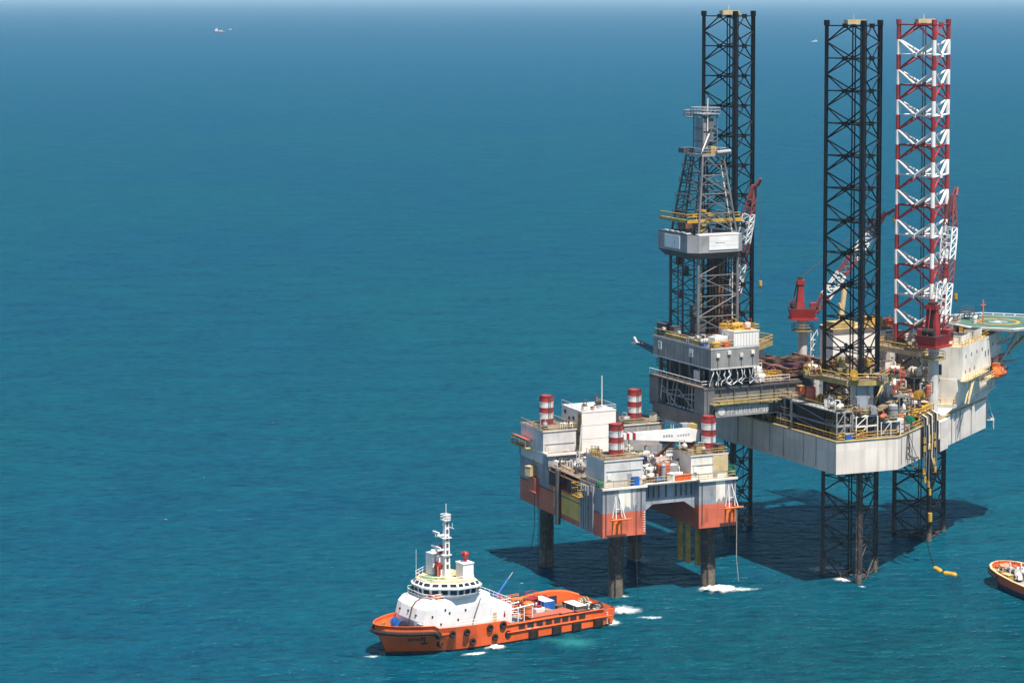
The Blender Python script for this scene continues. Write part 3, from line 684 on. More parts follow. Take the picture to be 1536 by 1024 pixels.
# crown
mb = MB()
mb.box(CC[0] - 2.6, CC[0] + 2.7, CC[1] - 3.1, CC[1] + 3.2, 75.7, 76.1, 0, 1); mb.box(CC[0] - 3.2, CC[0] - 1.0, CC[1] + 2.4, CC[1] + 4.4, 76.1, 77.0, 2)
mb.tube((CC[0] + .3, CC[1] - 3.5, 76.4), (CC[0] + 3.4, CC[1] - 3.3, 76.6), .38, 8, 0)
cr = mb.build('crown_platform', [M['grey'], M['deck'], M['dgrey']], derr)
mb = MB(); mb.rail([(CC[0] - 2.6, CC[1] + 3.2), (CC[0] - 2.6, CC[1] - 3.1), (CC[0] + 2.7, CC[1] - 3.1), (CC[0] + 2.7, CC[1] + 3.2)], 76.1, 0, 1.1, .05, False, 1.2); mb.build('handrail', M['grey'], cr)
mb = MB()
for x in (-1.5, 1.6):
    for y in (-1.6, 1.7): mb.tube((CC[0] + x, CC[1] + y, 76.1), (CC[0] + x, CC[1] + y, 83.4), .13, 6, 0)
for z in (78.4, 80.8, 83.2):
    for (a, b) in (((-1.5, -1.6), (1.6, -1.6)), ((1.6, -1.6), (1.6, 1.7)), ((1.6, 1.7), (-1.5, 1.7)), ((-1.5, 1.7), (-1.5, -1.6))): mb.tube((CC[0] + a[0], CC[1] + a[1], z), (CC[0] + b[0], CC[1] + b[1], z), .09, 6, 0)
mb.tube((CC[0] - 1.5, CC[1] - 1.6, 76.2), (CC[0] + 1.6, CC[1] - 1.6, 83.2), .1, 6, 0); mb.tube((CC[0] - 2.6, CC[1] - 2.8, 76.2), (CC[0] - .2, CC[1] - 1.7, 79.8), .11, 6, 1)
mb.box(CC[0] - 1.3, CC[0] - .2, CC[1] - 1.3, CC[1] + 1.4, 77., 82.6, 2); mb.box(CC[0] - .1, CC[0] + .9, CC[1] - 1.4, CC[1] - .3, 78.4, 82.7, 0)
mb.box(CC[0] + .1, CC[0] + 1.3, CC[1] - 1.9, CC[1] - .6, 76.1, 77.4, 3)
mb.tube((CC[0] - .5, CC[1] - 1.6, 80.3), (CC[0] - .5, CC[1] - 1.6, 86.4), .13, 6, 1)
for q in (-.9, .1, 1.0): mb.tube((CC[0] + q, CC[1] + .3, 79), (CC[0] + q + .15, CC[1] + .3, 79), 1.0, 14, 4)
mb.build('crown_block', [M['mid'], M['accom'], M['bluegrey'], M['yellow'], M['brown']], cr)
mb = MB(); mb.box(CC[0] - 1.9, CC[0] + 2., CC[1] - 2., CC[1] + 2.1, 83.4, 83.55); mb.rail([(CC[0] - 1.9, CC[1] - 2.), (CC[0] + 2., CC[1] - 2.), (CC[0] + 2., CC[1] + 2.1), (CC[0] - 1.9, CC[1] + 2.1)], 83.55, 0, 1.1, .06, True, 1.)
mb.build('crown_top_deck', M['grey'], cr)
mb = MB(); mb.box(CC[0] - 1.9, CC[0] - .4, CC[1] + 2.2, CC[1] + 4.6, 82.6, 82.75); mb.rail([(CC[0] - 1.9, CC[1] + 2.2), (CC[0] - 1.9, CC[1] + 4.6), (CC[0] - .4, CC[1] + 4.6), (CC[0] - .4, CC[1] + 2.2)], 82.75, 0, 1.3, .07, False, .6)
mb.build('crown_side_landing', M['grey'], cr)
# ladders, landings and pipework climbing the mast
for z, k in ((64.5, .88), (67.6, .79), (70.6, .69), (73.4, .61)):
    x = CC[0] + (DC[3][0] - CC[0])*k; y0 = CC[1] + (DC[0][1] - CC[1])*k; y1 = CC[1] + (DC[3][1] - CC[1])*k
    mb = MB(); mb.box(x - .5, x + .5, y0 + (y1-y0)*.35, y1, z, z + .1); mb.rail([(x - .5, y0 + (y1-y0)*.35), (x - .5, y1)], z, 0, 1., .05, False, 1.); mb.build('mast_landing', M['dgrey'], derr)
for (x0, y0, x1, y1, m, r) in ((-30.6, 6.8, -28.8, 5.2, 'mid', .14), (-30.9, 4.6, -29, 4., 'dgrey', .2), (-23.6, -1.1, -25.3, .9, 'accom', .12), (-26.5, 7.8, -26.6, 5.4, 'dgrey', .16)):
    mb = MB(); mb.tube((x0, y0, 42), (x0, y0, 61), r, 6); mb.tube((x0, y0, 61), (x1, y1, 75.5), r, 6); mb.build('mast_pipe', M[m], derr)
for (x, y, z, h, c) in ((-30.9, 1, 46, 2.2, 'dgrey'), (-30.8, 5.6, 49, 1.6, 'mid'), (-31, 3.4, 53.4, 1.8, 'dgrey'), (-23.5, 2, 47.4, 1.6, 'mid'), (-30.6, 6.4, 55.2, 1.5, 'brown'), (-23.4, 5, 52, 2., 'dgrey')):
    mb = MB(); mb.box(x - .7, x + .7, y - .8, y + .8, z, z + .12); mb.box(x - .4, x + .4, y - .5, y + .5, z + .12, z + h); mb.rail([(x - .7, y + .8), (x - .7, y - .8), (x + .7, y - .8)], z, 0, 1., .05, False, .8); mb.build('mast_cabinet', M[c], derr)
# ---------------------------------------------------------------- burner boom out to the far left
mb = MB(); A0 = (-30.5, 9.2, 36.6); A1 = (-27.5, HZ1, 37.4)
def lerp(a, b, t): return tuple(a[i] + (b[i] - a[i])*t for i in range(3))
for o in ((-.7, 0, 0), (.7, 0, 0), (0, 0, 1.2)):
    mb.tube(tuple(A0[i] + o[i] for i in range(3)), tuple(A1[i] + o[i]*.5 for i in range(3)), .16, 6)
for i in range(9):
    a, b = lerp(A0, A1, i/9), lerp(A0, A1, (i+1)/9); k = 1 - i/18
    mb.tube((a[0] - .7*k, a[1], a[2]), (b[0] + .7*k, b[1], b[2]), .08, 5); mb.tube((a[0] + .7*k, a[1], a[2]), (b[0], b[1], b[2] + 1.1*k), .08, 5); mb.tube((a[0], a[1], a[2] + 1.2*k), (b[0] - .7*k, b[1], b[2]), .08, 5)
bb = mb.build('burner_boom', M['navy'], rig)
mb = MB(); mb.box(A1[0] - 1, A1[0] + 1, A1[1] - .4, A1[1] + 1.2, A1[2] - .2, A1[2] + .1); mb.tube((A1[0], A1[1] + .4, A1[2]), (A1[0], A1[1] + 1.6, A1[2] + 1), .25, 8); mb.build('burner_head', M['lgrey'], bb)
mb = MB(); mb.tube((-30, 9.2, 38.6), (-28.4, 16.5, 38.4), .12, 6); mb.tube((-30, 9.2, 39.4), (-28.3, 17, 38.5), .06, 5); mb.build('guy_pipe', M['white'], bb)
mb = MB(); mb.box(-32, -HZ1, 8.8, 12.2, 35.4, 35.7); mb.rail([(-32, 8.8), (-32, 12.2), (-HZ1, 12.2)], 35.7, 0, 1.1, .06); mb.build('boom_landing', M['green'], bb)
# ---------------------------------------------------------------- pedestal cranes
def crane(u, v, z0, zt, rp, heading, lean, L, side, label):
    """pedestal from z0 to zt; boom points to heading (local angle), raised by lean (radians from horizontal)"""
    mb = MB(); mb.tube((0, 0, z0), (0, 0, zt), rp, 16, 0); mb.tube((0, 0, zt - 1.0), (0, 0, zt), rp*1.0, 16, 0, rp*1.25)
    mb.tube((0, 0, zt - 2.3), (0, 0, zt - 2.1), rp + 1.3, 16, 1)
    ped = mb.build('pedestal_crane', [M['lgrey'], M['dullyellow']], rig, (u, v, 0)); ped['label'] = label
    mb = MB(); mb.rail([((rp + 1.2)*cos(a*pi/5), (rp + 1.2)*sin(a*pi/5)) for a in range(10)], zt - 2.1, 0, 1.1, .05, True, 1.2); mb.build('handrail', M['dullyellow'], ped)
    c, s = cos(heading), sin(heading)
    def H(x, y, z): return (x*c - y*s, x*s + y*c, z)
    mb = MB(); mb.obox((0, 0, zt), (5.6, 4.6, .35), heading, 0)
    q = [H(-2.9, -2.3, 0)[:2], H(2.4, -2.3, 0)[:2], H(2.4, 2.3, 0)[:2], H(-2.9, 2.3, 0)[:2]]
    mb.prism([H(-2.4, -1.9, 0)[:2], H(2, -1.9, 0)[:2], H(2, 1.9, 0)[:2], H(-2.4, 1.9, 0)[:2]], zt + .35, zt + 2.2, 0, 1, q)
    mb.obox(H(-1.2, 1.7, zt + 2.2), (2.4, 1., 1.1), heading, 0); mb.tube(H(-1.6, -1.2, zt + 2.9), H(-1.6, 1.2, zt + 2.9), .7, 12, 1)
    mb.build('machinery_deck', [M['red'], M['dark']], ped)
    mb = MB()                                                # A-frame gantry
    for y in (-1.0, 1.0):
        mb.prism([H(-1.4, y - .3, 0)[:2], H(.2, y - .3, 0)[:2], H(.2, y + .3, 0)[:2], H(-1.4, y + .3, 0)[:2]], zt + 2.2, zt + 7.4, 0, None, [H(-.9, y*.7 - .3, 0)[:2], H(.0, y*.7 - .3, 0)[:2], H(.0, y*.7 + .3, 0)[:2], H(-.9, y*.7 + .3, 0)[:2]])
    mb.obox(H(-.5, 0, zt + 7.0), (1.4, 2.4, .9), heading, 0); mb.tube(H(-.6, -.8, zt + 8.1), H(-.6, .8, zt + 8.1), .45, 10, 1)
    mb.obox(H(-.6, 0, zt + 2.2), (1.0, 1.4, 4.8), heading, 1); mb.tube(H(-2.2, 0, zt + 2.2), H(-1.2, 0, zt + 7.4), .14, 6, 0)
    mb.build('gantry', [M['red'], M['dark']], ped)
    mb = MB(); mb.obox(H(2.5, side*1.4, zt + 1.0), (1.7, 1.5, 2.1), heading, 0); mb.obox(H(2.85, side*1.4, zt + 1.7), (1.04, 1.54, .9), heading, 1); mb.build('operator_cab', [M['red'], M['glass']], ped)
    mb = MB(); ce, se = cos(lean), sin(lean)
    def Bp(d, y, w): return H(2.2 + d*ce - w*se, y, zt + 1.2 + d*se + w*ce)
    n = 18; bands = [0, 0, 0, 1, 1, 1, 1, 0, 0, 0, 1, 1, 1, 1, 0, 0, 0, 0]
    def hw(d): t = d/L; return (.35 + .75*min(1, t*6)) if t < .17 else (1.1 if t < .75 else 1.1 - .75*(t - .75)/.25)
    for i in range(n):
        d0, d1 = L*i/n, L*(i+1)/n; a, b = hw(d0), hw(d1); k = bands[i]
        K0 = [(-a, -a*.8), (a, -a*.8), (a, a*.8), (-a, a*.8)]; K1 = [(-b, -b*.8), (b, -b*.8), (b, b*.8), (-b, b*.8)]
        for j in range(4):
            w = (j+1) % 4
            mb.tube(Bp(d0, *K0[j]), Bp(d1, *K1[j]), .17, 6, k)
            mb.tube(Bp(d0, *K0[j]), Bp(d1, *K1[w]), .09, 5, k); mb.tube(Bp(d1, *K1[j]), Bp(d1, *K1[w]), .08, 5, k)
    for j in range(4):                                       # plated tip
        K0 = [(-.75, -.6), (.75, -.6), (.75, .6), (-.75, .6)]
    a0, a1 = L*.86, L*1.0
    P0 = [Bp(a0, y*.62, w*.6) for y, w in ((-1, -1), (1, -1), (1, 1), (-1, 1))]; P1 = [Bp(a1, y*.5, w*.45) for y, w in ((-1, -1), (1, -1), (1, 1), (-1, 1))]
    mb.add(P0 + P1, [(0, 1, 2, 3), (4, 7, 6, 5)] + [(i, (i+1) % 4, 4 + (i+1) % 4, 4 + i) for i in range(4)], 0)
    mb.tube(Bp(L, -.5, -.5), Bp(L + 1.6, -.2, -1.1), .3, 6, 0); mb.tube(Bp(L, .5, -.5), Bp(L + 1.6, .2, -1.1), .3, 6, 0)
    mb.build('boom', [M['boomred'], M['white']], ped)
    mb = MB(); t0 = H(-.6, 0, zt + 8.1)
    for y in (-.3, .3): mb.tube(H(-.6, y, zt + 8.2), Bp(L*.98, y, .6), .045, 4)
    mb.build('pendant_cable', M['dgrey'], ped)
    return Bp(L + 1.5, 0, -1.2), ped
def hook(tip, ped, drop):
    mb = MB(); mb.tube(tip, (tip[0], tip[1], tip[2] - drop), .05, 4, 1)
    z = tip[2] - drop; mb.tube((tip[0], tip[1], z), (tip[0], tip[1], z - 1.0), .35, 8, 0); mb.tube((tip[0], tip[1], z - 1.0), (tip[0], tip[1], z - 1.5), .35, 8, 0, .1)
    mb.path([(tip[0], tip[1], z - 1.4), (tip[0] + .3, tip[1], z - 1.8), (tip[0], tip[1], z - 2.1), (tip[0] - .25, tip[1], z - 1.8)], .09, 5, 1)
    mb.build('hook_block', [M['yellow'], M['dgrey']], ped)
t, p = crane(-9.5, 25.6, 26, 41.2, 1.15, RAD(-58), RAD(79), 26.3, 1, 'crane with raised red and white boom behind the derrick'); hook(t, p, 20)
t, p = crane(6.2, 19.8, 26, 41.0, 1.0, RAD(-27), RAD(55), 24.5, 1, 'crane on grey pedestal with boom laid over behind the black leg'); hook(t, p, 1.2)
t, p = crane(10.8, -16.9, 19.9, 40.0, .98, RAD(20), RAD(82), HZ1, -1, 'crane with red house on white pedestal at the hull side'); hook(t, p, 20)
mb = MB(); q = (7.6, 18.6)                                   # lattice ladder tower beside the far pedestal
for x, y in ((-.8, -.8), (.8, -.8), (.8, .8), (-.8, .8)): mb.tube((q[0] + x, q[1] + y, 26), (q[0] + x, q[1] + y, 38.6), .1, 5)
for i in range(6):
    z = HZ1 + i*2; mb.tube((q[0] - .8, q[1] - .8, z), (q[0] + .8, q[1] - .8, z + 2), .07, 5); mb.tube((q[0] - .8, q[1] + .8, z), (q[0] - .8, q[1] - .8, z + 2), .07, 5); mb.tube((q[0] - .8, q[1] - .8, z), (q[0] + .8, q[1] - .8, z), .07, 5)
mb.build('ladder_tower', M['white'], rig)
# ---------------------------------------------------------------- living quarters and deck houses
AP = [(17.4, -16.9), (39.2, -1.2), (39.2, 9), (29, 9), (29, -2.6), (14.4, -12.9)]
mb = MB(); mb.prism(AP, 33.2, 39.3, 0, 1)
AQ = [(16.8, -16.3), (37.4, -1.5), (36.4, 8), (28.6, 8), (28.6, -2.4), (13.8, -12.4)]
mb.prism(AQ, 28.6, 33.2, 0, 1)
mb.prism([(12.2, -13.6), (15.4, -17.3), (37.2, -1.9), (36.6, 3), (34, 3), (13, -11.8)], 28.0, 28.6, 2, 1)
mb.prism([(12.2, -17.6), (13.5, -17.2), (33., -4.6), (34.5, 1), (20, -7)], HZ1, 28.0, 2, 1, [(12.2, -14.6), (15.2, -17.1), (36.9, -1.7), (36, 1), (20, -7)])
acc = mb.build('living_quarters', [M['accom'], M['cream'], M['lgrey']], rig)
fd = (.812, .584); fn = (.584, -.812)
def on_face(t, z, o=0.0): return (17.4 + fd[0]*t + fn[0]*o, -16.9 + fd[1]*t + fn[1]*o, z)
def face_panel(t, z, w, h, o0, o1, name, mats, parent, mi=0):
    mb = MB(); P = [on_face(t - w/2, z, o0)[:2], on_face(t + w/2, z, o0)[:2], on_face(t + w/2, z, o1)[:2], on_face(t - w/2, z, o1)[:2]]
    mb.prism(P, z, z + h, mi); return mb.build(name, mats, parent)
for t in (2.6, 6.2, 9.8, 13.4, 20.8): face_panel(t, 37.0, .5, .65, -.05, .04, 'window', M['mid'], acc)
for t in (2.4, 5.2, 8.2, 19.6, 22.4, 24.8): face_panel(t, 34.1, .5, .65, -.05, .04, 'window', M['mid'], acc)
for t in (15.6, 17.6): face_panel(t, 35.6, .6, 1.1, -.05, .04, 'window', M['mid'], acc)
mb = MB(); mb.prism([(13.6, -13.2), (14.6, -14.4), (14.8, -14.2), (13.8, -13.0)], 34, 36, 0); mb.build('door', M['dgrey'], acc)
mb = MB()                                                    # galleries and stairs on the side
for (t0, t1, z) in ((-1.5, 14, 33.2), (11, 24, 31.6)):
    P = [on_face(t0, z, 0)[:2], on_face(t1, z, 0)[:2], on_face(t1, z, 1.3)[:2], on_face(t0, z, 1.3)[:2]]; mb.prism(P, z - .12, z)
    mb.rail([on_face(t0, z, 1.3)[:2], on_face(t1, z, 1.3)[:2]], z, 0, 1.1, .055, False, 1.5)
for (t0, z0, t1, z1) in ((1, 28.6, 5, 33.2), (9.5, 31.6, 6.5, 33.2)): mb.tube(on_face(t0, z0, 1.0), on_face(t1, z1, 1.0), .14, 5); mb.tube(on_face(t0, z0 + 1, 1.0), on_face(t1, z1 + 1, 1.0), .06, 5); mb.tube(on_face(t0, z0, .4), on_face(t1, z1, .4), .14, 5)
mb.build('side_gallery', M['cream'], acc)
mb = MB(); mb.rail([(13.4, -14.6), (15.3, -17.2), (37., -1.9)], 28.6, 0, 1.1, .055); mb.build('sponson_handrail', M['cream'], acc)
mb = MB(); mb.rail([AP[5], AP[0], AP[1], AP[2]], 39.3, 0, 1.1, .06); mb.build('roof_handrail', M['yellow'], acc)
for (t, c, w, L) in ((4.6, 'accom', 2., 5.4), (13., 'lgrey', 2., 5.0)):
    p = on_face(t, 39.32, -1.7); mb = MB(); g_container(mb, L=L, w=w, h=1.9, c=0, d=1, e=2); mb.build('roof_cooling_unit', [M[c], M['dgrey'], M['dark']], acc, p, atan2(fd[1], fd[0]))
for (p, k, c, d) in (((33, 5, 39.3), 'tank', 'grey', 'dgrey'), ((31, 7.4, 39.3), 'pump', 'dgrey', 'dark'), ((33.5, 0, 39.3), 'ventilation_duct', 'lgrey', 'dgrey'), ((30.6, 2.4, 39.3), 'generator', 'grey', 'brown'), ((36.2, 6, 39.3), 'equipment_frame', 'dgrey', 'orange'), ((29.8, -1, 39.3), 'locker', 'yellow', 'orange'), ((35.6, 1.8, 39.3), 'winch', 'orange', 'dgrey')): gear(k, acc, p, .6, c, d)
mb = MB(); mb.tube((34.6, -1.2, 39.3), (34.6, -1.2, 45.6), .12, 6); mb.tube((34.0, -1.2, 44.6), (35.2, -1.2, 44.6), .07, 5); mb.build('roof_mast', M['orange'], acc)
# white house on the far side, with rusty rim and round lights
mb = MB(); mb.prism([(6.2, 9.2), (18.8, 9.2), (17, 15.2), (8, 16.4)], 26, 39.4, 0, 1); mb.prism([(6.0, 9.0), (20.5, 9.0), (18, 15.5), (8, 16.7)], 39.4, 40.2, 2, 1)
ho = mb.build('white_deckhouse', [M['housewhite'], M['cream'], M['deck']], rig)
for u, z in ((9.2, 37), (13, 37.2), (16.8, 36.6), (12.2, 33.6), (8.8, 33)): mb = MB(); mb.tube((u, 9.22, z), (u, 9.08, z), .42, 12); mb.build('porthole', M['glass'], ho)
mb = MB(); mb.rail([(6.2, 9.2), (18.8, 9.2)], 40.2, 0, 1.1, .06); mb.box(7, 12, 10, 13, 40.25, 41.4); mb.build('roof_railing', M['dullyellow'], ho)
gear('locker', ho, (16.5, 11.4, 40.2), 0, 'yellow', 'yellow', L=4.4, w=2.2, h=1.7); gear('tank', ho, (20.2, 10.2, 39.6), 0, 'orange', 'salmon', r=1.2, h=1.6)
mb = MB(); mb.prism([(19, 8.5), (26, 7.5), (26, 12), (18, 14)], 26, 38.6, 0, 1); mb.build('bow_house', [M['housewhite'], M['deck']], rig)
mb = MB(); mb.tube((11.5, 14.5, 40.2), (12.6, 14.5, 48), .55, 8, 0); mb.tube((12.8, 14.0, 40.2), (11.2, 14.5, 44.5), .25, 6, 0); mb.build('exhaust_stack', M['cream'], rig)
mb = MB(); mb.tube((20, 13, 38.6), (20, 13, 46), .07, 5); mb.box(19.7, 20.3, 12.7, 13.3, 38.6, 40); mb.build('radio_aerial', M['white'], rig)
# central deck house between the legs, pipe deck above it
mb = MB(); mb.box(-3.5, 10, -5, 9, 26, 33.5, 0, 1); mb.box(-3.6, 3, -12.4, -5, 26, 31.5, 2, 1)
mb.build('central_deckhouse', [M['lgrey'], M['deck'], M['dgrey']], rig)
mb = MB(); mb.box(-17, -3, -9.5, 8, 35.2, 35.5)
for u in (-16, -10, -4): mb.box(u - .3, u + .3, -9.4, 7.9, 35.5, 36.6)
mb.rail([(-17, -9.5), (-3, -9.5)], 35.5, 0, 1.2, .06); mb.build('pipe_deck', M['brown'], rig)
mb = MB(); mb.box(-12.5, -4.5, -9.62, -9.52, 33.3, 35.4)
for i in range(14): mb.box(-12.4 + i*.58, -12.2 + i*.58, -9.7, -9.62, 33.4, 35.3)
mb.build('pipe_deck_screen', M['accom'], rig)
# helideck
HC = (38.9, -.4); HR = 10.4
def oct_(r, z=None): return [(HC[0] + r*cos(RAD(22.5 + 45*i)), HC[1] + r*sin(RAD(22.5 + 45*i))) for i in range(8)]
mb = MB(); mb.prism(oct_(HR), 40.4, 40.9, 0, 1); hd = mb.build('helideck', [M['grey'], M['deckgreen']], rig)
def ringm(r0, r1, z, n=40):
    mb = MB()
    for i in range(n):
        a, b = 2*pi*i/n, 2*pi*(i+1)/n
        P = [(HC[0] + r*cos(t), HC[1] + r*sin(t)) for r, t in ((r0, a), (r1, a), (r1, b), (r0, b))]; mb.prism(P, z, z + .02)
    return mb
ringm(3.7, 4.4, 40.905).build('landing_circle', M['yellow'], hd)
mb = MB(); h = RAD(20)
for (x, y, lx, ly) in ((-.95, 0, .5, 3.0), (.95, 0, .5, 3.0), (0, 0, 1.4, .5)): mb.obox((HC[0] + x*cos(h) - y*sin(h), HC[1] + x*sin(h) + y*cos(h), 40.905 + abs(x)*.003), (lx, ly, .02), h)
mb.build('letter_h', M['white'], hd)
mb = MB(); o1, o2 = oct_(HR - .1), oct_(HR - .5)
for i in range(8): mb.prism([o1[i], o1[(i+1) % 8], o2[(i+1) % 8], o2[i]], 40.905, 40.925)
mb.build('edge_stripe', M['white'], hd)
mb = MB(); o1, o2 = oct_(HR), oct_(HR + 1.5)
for i in range(8):
    j = (i+1) % 8; mb.tube((*o2[i], 41.1), (*o2[j], 41.1), .09, 5); mb.tube((*o1[i], 40.7), (*o2[i], 41.1), .07, 5)
    for q in (.25, .5, .75): mb.tube((o1[i][0]*(1-q) + o1[j][0]*q, o1[i][1]*(1-q) + o1[j][1]*q, 40.7), (o2[i][0]*(1-q) + o2[j][0]*q, o2[i][1]*(1-q) + o2[j][1]*q, 41.1), .05, 4)
mb.build('safety_net', M['white'], hd)
mb = MB()
for (a, b) in (((36, 4, 27), (42, 6, 40.4)), ((36, -.5, 29), (41, -6, 40.4)), ((37.5, 1, 27), (47, 2, 40.4)), ((38, -1, 33), (46, -5, 40.4)), ((38, 6, 33), (46, 5, 40.4)), ((36.5, 1, 34), (38, -7.5, 40.4)), ((38.2, 0, 36), (43, -8, 40.4)), ((42, -6, 39.8), (42, 6, 39.8)), ((47, -4, 39.8), (47, 4, 39.8)), ((37, -7, 39.8), (37, 7, 39.8)), ((40, -2, 36.5), (45, -2, 36.8)), ((45, -2, 36.8), (45, -4, 40.4)), ((40, -5, 37.5), (40, -5, 40.4))): mb.tube(a, b, .22, 6)
for i in range(7): mb.tube((34 + i*2.2, -7.5, 40.0), (34 + i*2.2, 7.5, 40.0), .13, 5)
mb.build('support_truss', M['lgrey'], hd)
mb = MB(); mb.tube((38.4, -2.0, 33.6), (42.6, -6.2, 40), .18, 6); mb.tube((38.2, -1.2, 32.8), (42.2, -5.2, 39.2), .18, 6); mb.box(38.3, 41.5, -3.4, -2.6, 33.3, 33.5); mb.build('access_stair', M['dullyellow'], hd)
# ---------------------------------------------------------------- machinery scattered on the main deck
rr = random.Random(21)
SPOTS = [(-1, -23.8), (.9, -21.6), (-3.4, -26.2), (-7, -27.4), (-10, -27.2), (-14.4, -26.8), (-17, -25.6), (-17, -22), (-17.2, -19.6), (-1.6, -21.4), (3.2, -17.6), (5.6, -17.8), (6.2, -14.8), (8.4, -14.4), (3.8, -14.2), (8.2, -11.4), (11, -11), (5, -9.5), (7.5, -7), (11.4, -8), (-2.5, -18.8), (.8, -16.6), (1.2, -13.9), (-17, -16.6), (-14.6, -15.6), (-6.2, -14.6), (-5, -16.8), (12.4, -4), (13.2, -9.8), (-3.6, -13.4)]
CL = ['lgrey', 'accom', 'grey', 'brown', 'lgrey', 'dullyellow', 'white', 'dgrey', 'salmon', 'lgrey', 'brown', 'grey']
for i, (u, v) in enumerate(SPOTS):
    kd = rr.choice(['pump', 'tank', 'winch', 'generator', 'valve_manifold', 'ventilation_duct', 'equipment_frame', 'equipment_frame', 'tank'])
    gear(kd, rig, (u, v, HZ1), rr.choice((0, .5, pi/2, -.6, 1.1)), rr.choice(CL), rr.choice(['dgrey', 'dgrey', 'brown', 'dark', 'dullyellow']))
for i in range(10):                                          # second layer: gear on the jack house ring and the inner decks
    a = RAD(-125 + i*33); r = 8.0; kd = rr.choice(['pump', 'valve_manifold', 'locker', 'winch']); gear(kd, rig, (-10.5 + r*cos(a), -21.6 + r*sin(a), 37.2), a, rr.choice(['dullyellow', 'yellow', 'accom', 'salmon', 'grey']), rr.choice(['brown', 'dgrey']))
for i in range(8):
    kd = rr.choice(['pump', 'valve_manifold', 'generator', 'tank']); gear(kd, rig, (rr.uniform(-2, 9), rr.uniform(-4, 6), 33.5), rr.choice((0, pi/2)), rr.choice(CL), rr.choice(['dgrey', 'brown']))
for i in range(6):
    a = RAD(-110 + i*40); r = 8.0; gear(rr.choice(['pump', 'valve_manifold', 'locker']), rig, (21.2 + r*cos(a), r*sin(a), 37.2), a, rr.choice(['accom', 'orange', 'cream', 'grey']), rr.choice(['brown', 'dgrey', 'dullyellow']))
mb = MB(); mb.box(-5.2, -4.4, -19.6, -18.8, 26, 36.2); mb.box(-4.0, -3.2, -21.2, -20.4, 26, 36.5); mb.build('cable_riser', M['dullyellow'], rig)
mb = MB(); mb.tube((-1.6, -22.6, 27.4), (.6, -18.6, 35.2), .32, 8, 0); mb.tube((-1.6, -22.6, 26), (-1.6, -22.6, 28.2), .5, 8, 1); mb.tube((-1.6, -22.6, 28), (.4, -22, 26.2), .12, 5, 1); mb.build('deck_davit', [M['white'], M['yellow']], rig)
mb = MB(); P = [(2.2, -24.2), (8.4, -20.2), (7.0, -18.2), (.8, -22.2)]
mb.prism(P, 28.5, 28.7); mb.rail(P, 28.7, 0, 1.3, .1, True, 1.2); mb.rail([((P[0][0]+P[3][0])/2, (P[0][1]+P[3][1])/2), ((P[1][0]+P[2][0])/2, (P[1][1]+P[2][1])/2)], 28.7, 0, .9, .14, False, 1.0)
for x, y in P: mb.tube((x, y, HZ1), (x, y, 28.5), .14, 5)
mb.build('hose_station', M['yellow'], rig)
mb = MB(); mb.prism([(2.0, -25.0), (8.8, -20.55), (8.7, -20.4), (1.9, -24.85)], 21.1, 26.9); mb.build('hose_bay_shade', M['dark'], rig)  # dark plate on the hull side, painting the shade behind the hoses
# open frames with pipework crowding the edge below the near leg
def open_module(u0, u1, v0, v1, zs, m, inner):
    mb = MB()
    for z in zs[1:]: mb.box(u0, u1, v0, v1, z, z + .22, 0)
    for u in (u0, (u0 + u1)/2, u1):
        for v in (v0, v1): mb.box(u - .1, u + .1, v - .1, v + .1, zs[0], zs[-1], 0)
    for a, b in zip(zs[:-1], zs[1:]):
        mb.tube((u0, v0, a + .2), ((u0 + u1)/2, v0, b), .07, 5, 0); mb.tube((u0, v0, a + .2), (u0, v1, b), .07, 5, 0)
        mb.box(u0 + (u1-u0)*.2, u1 - (u1-u0)*.12, v0 + (v1-v0)*.35, v1 - .3, a + .25, b - .3, 1)
    o = mb.build('equipment_module', [M[m], M[inner]], rig)
    mb = MB(); mb.rail([(u0, v1), (u0, v0), (u1, v0), (u1, v1)], zs[-1] + .22, 0, 1.0, .045, False, 1.3); mb.build('handrail', M['dullyellow'], o)
open_module(-19.6, -16.2, -29.4, -15.2, (HZ1 + .02, 29.2, 31.7), 'grey', 'dark'); open_module(-16.0, -11.4, -30.2, -28.6, (HZ1 + .02, 29.0, 30.8), 'accom', 'dark'); open_module(-10.6, -6.4, -30.2, -28.4, (HZ1 + .02, 29.4), 'lgrey', 'mid')
open_module(-4.4, 1.0, -23.4, -18.6, (HZ1 + .02, 29.4, 32.2), 'mid', 'dark'); open_module(3.4, 9.6, -17.0, -12.2, (HZ1 + .02, 29.6), 'lgrey', 'dark'); open_module(-3.4, 2.6, -16.6, -13.0, (HZ1 + .02, 29.8, 33.), 'accom', 'mid')
open_module(10.2, 13.6, -11.8, -7.6, (HZ1 + .02, 30., 33.2), 'grey', 'dark')
rr = random.Random(77)
for i in range(26):                                          # pipe runs rising and turning between the machines
    u, v = rr.uniform(-3, 9), rr.uniform(-21, -9)
    if v < -24 + (u + 6)*.62 + 2: v += 4
    z = rr.uniform(28, 34); mb = MB(); a, b = rr.uniform(-2.5, 2.5), rr.uniform(-2, 2); mb.path([(u, v, HZ1), (u, v, z), (u + a, v, z), (u + a, v + b, z), (u + a, v + b, HZ1)], rr.uniform(.07, .2), 6)
    mb.build('pipe_run', M[rr.choice(['white', 'lgrey', 'brown', 'dullyellow', 'grey', 'accom', 'salmon'])], rig)
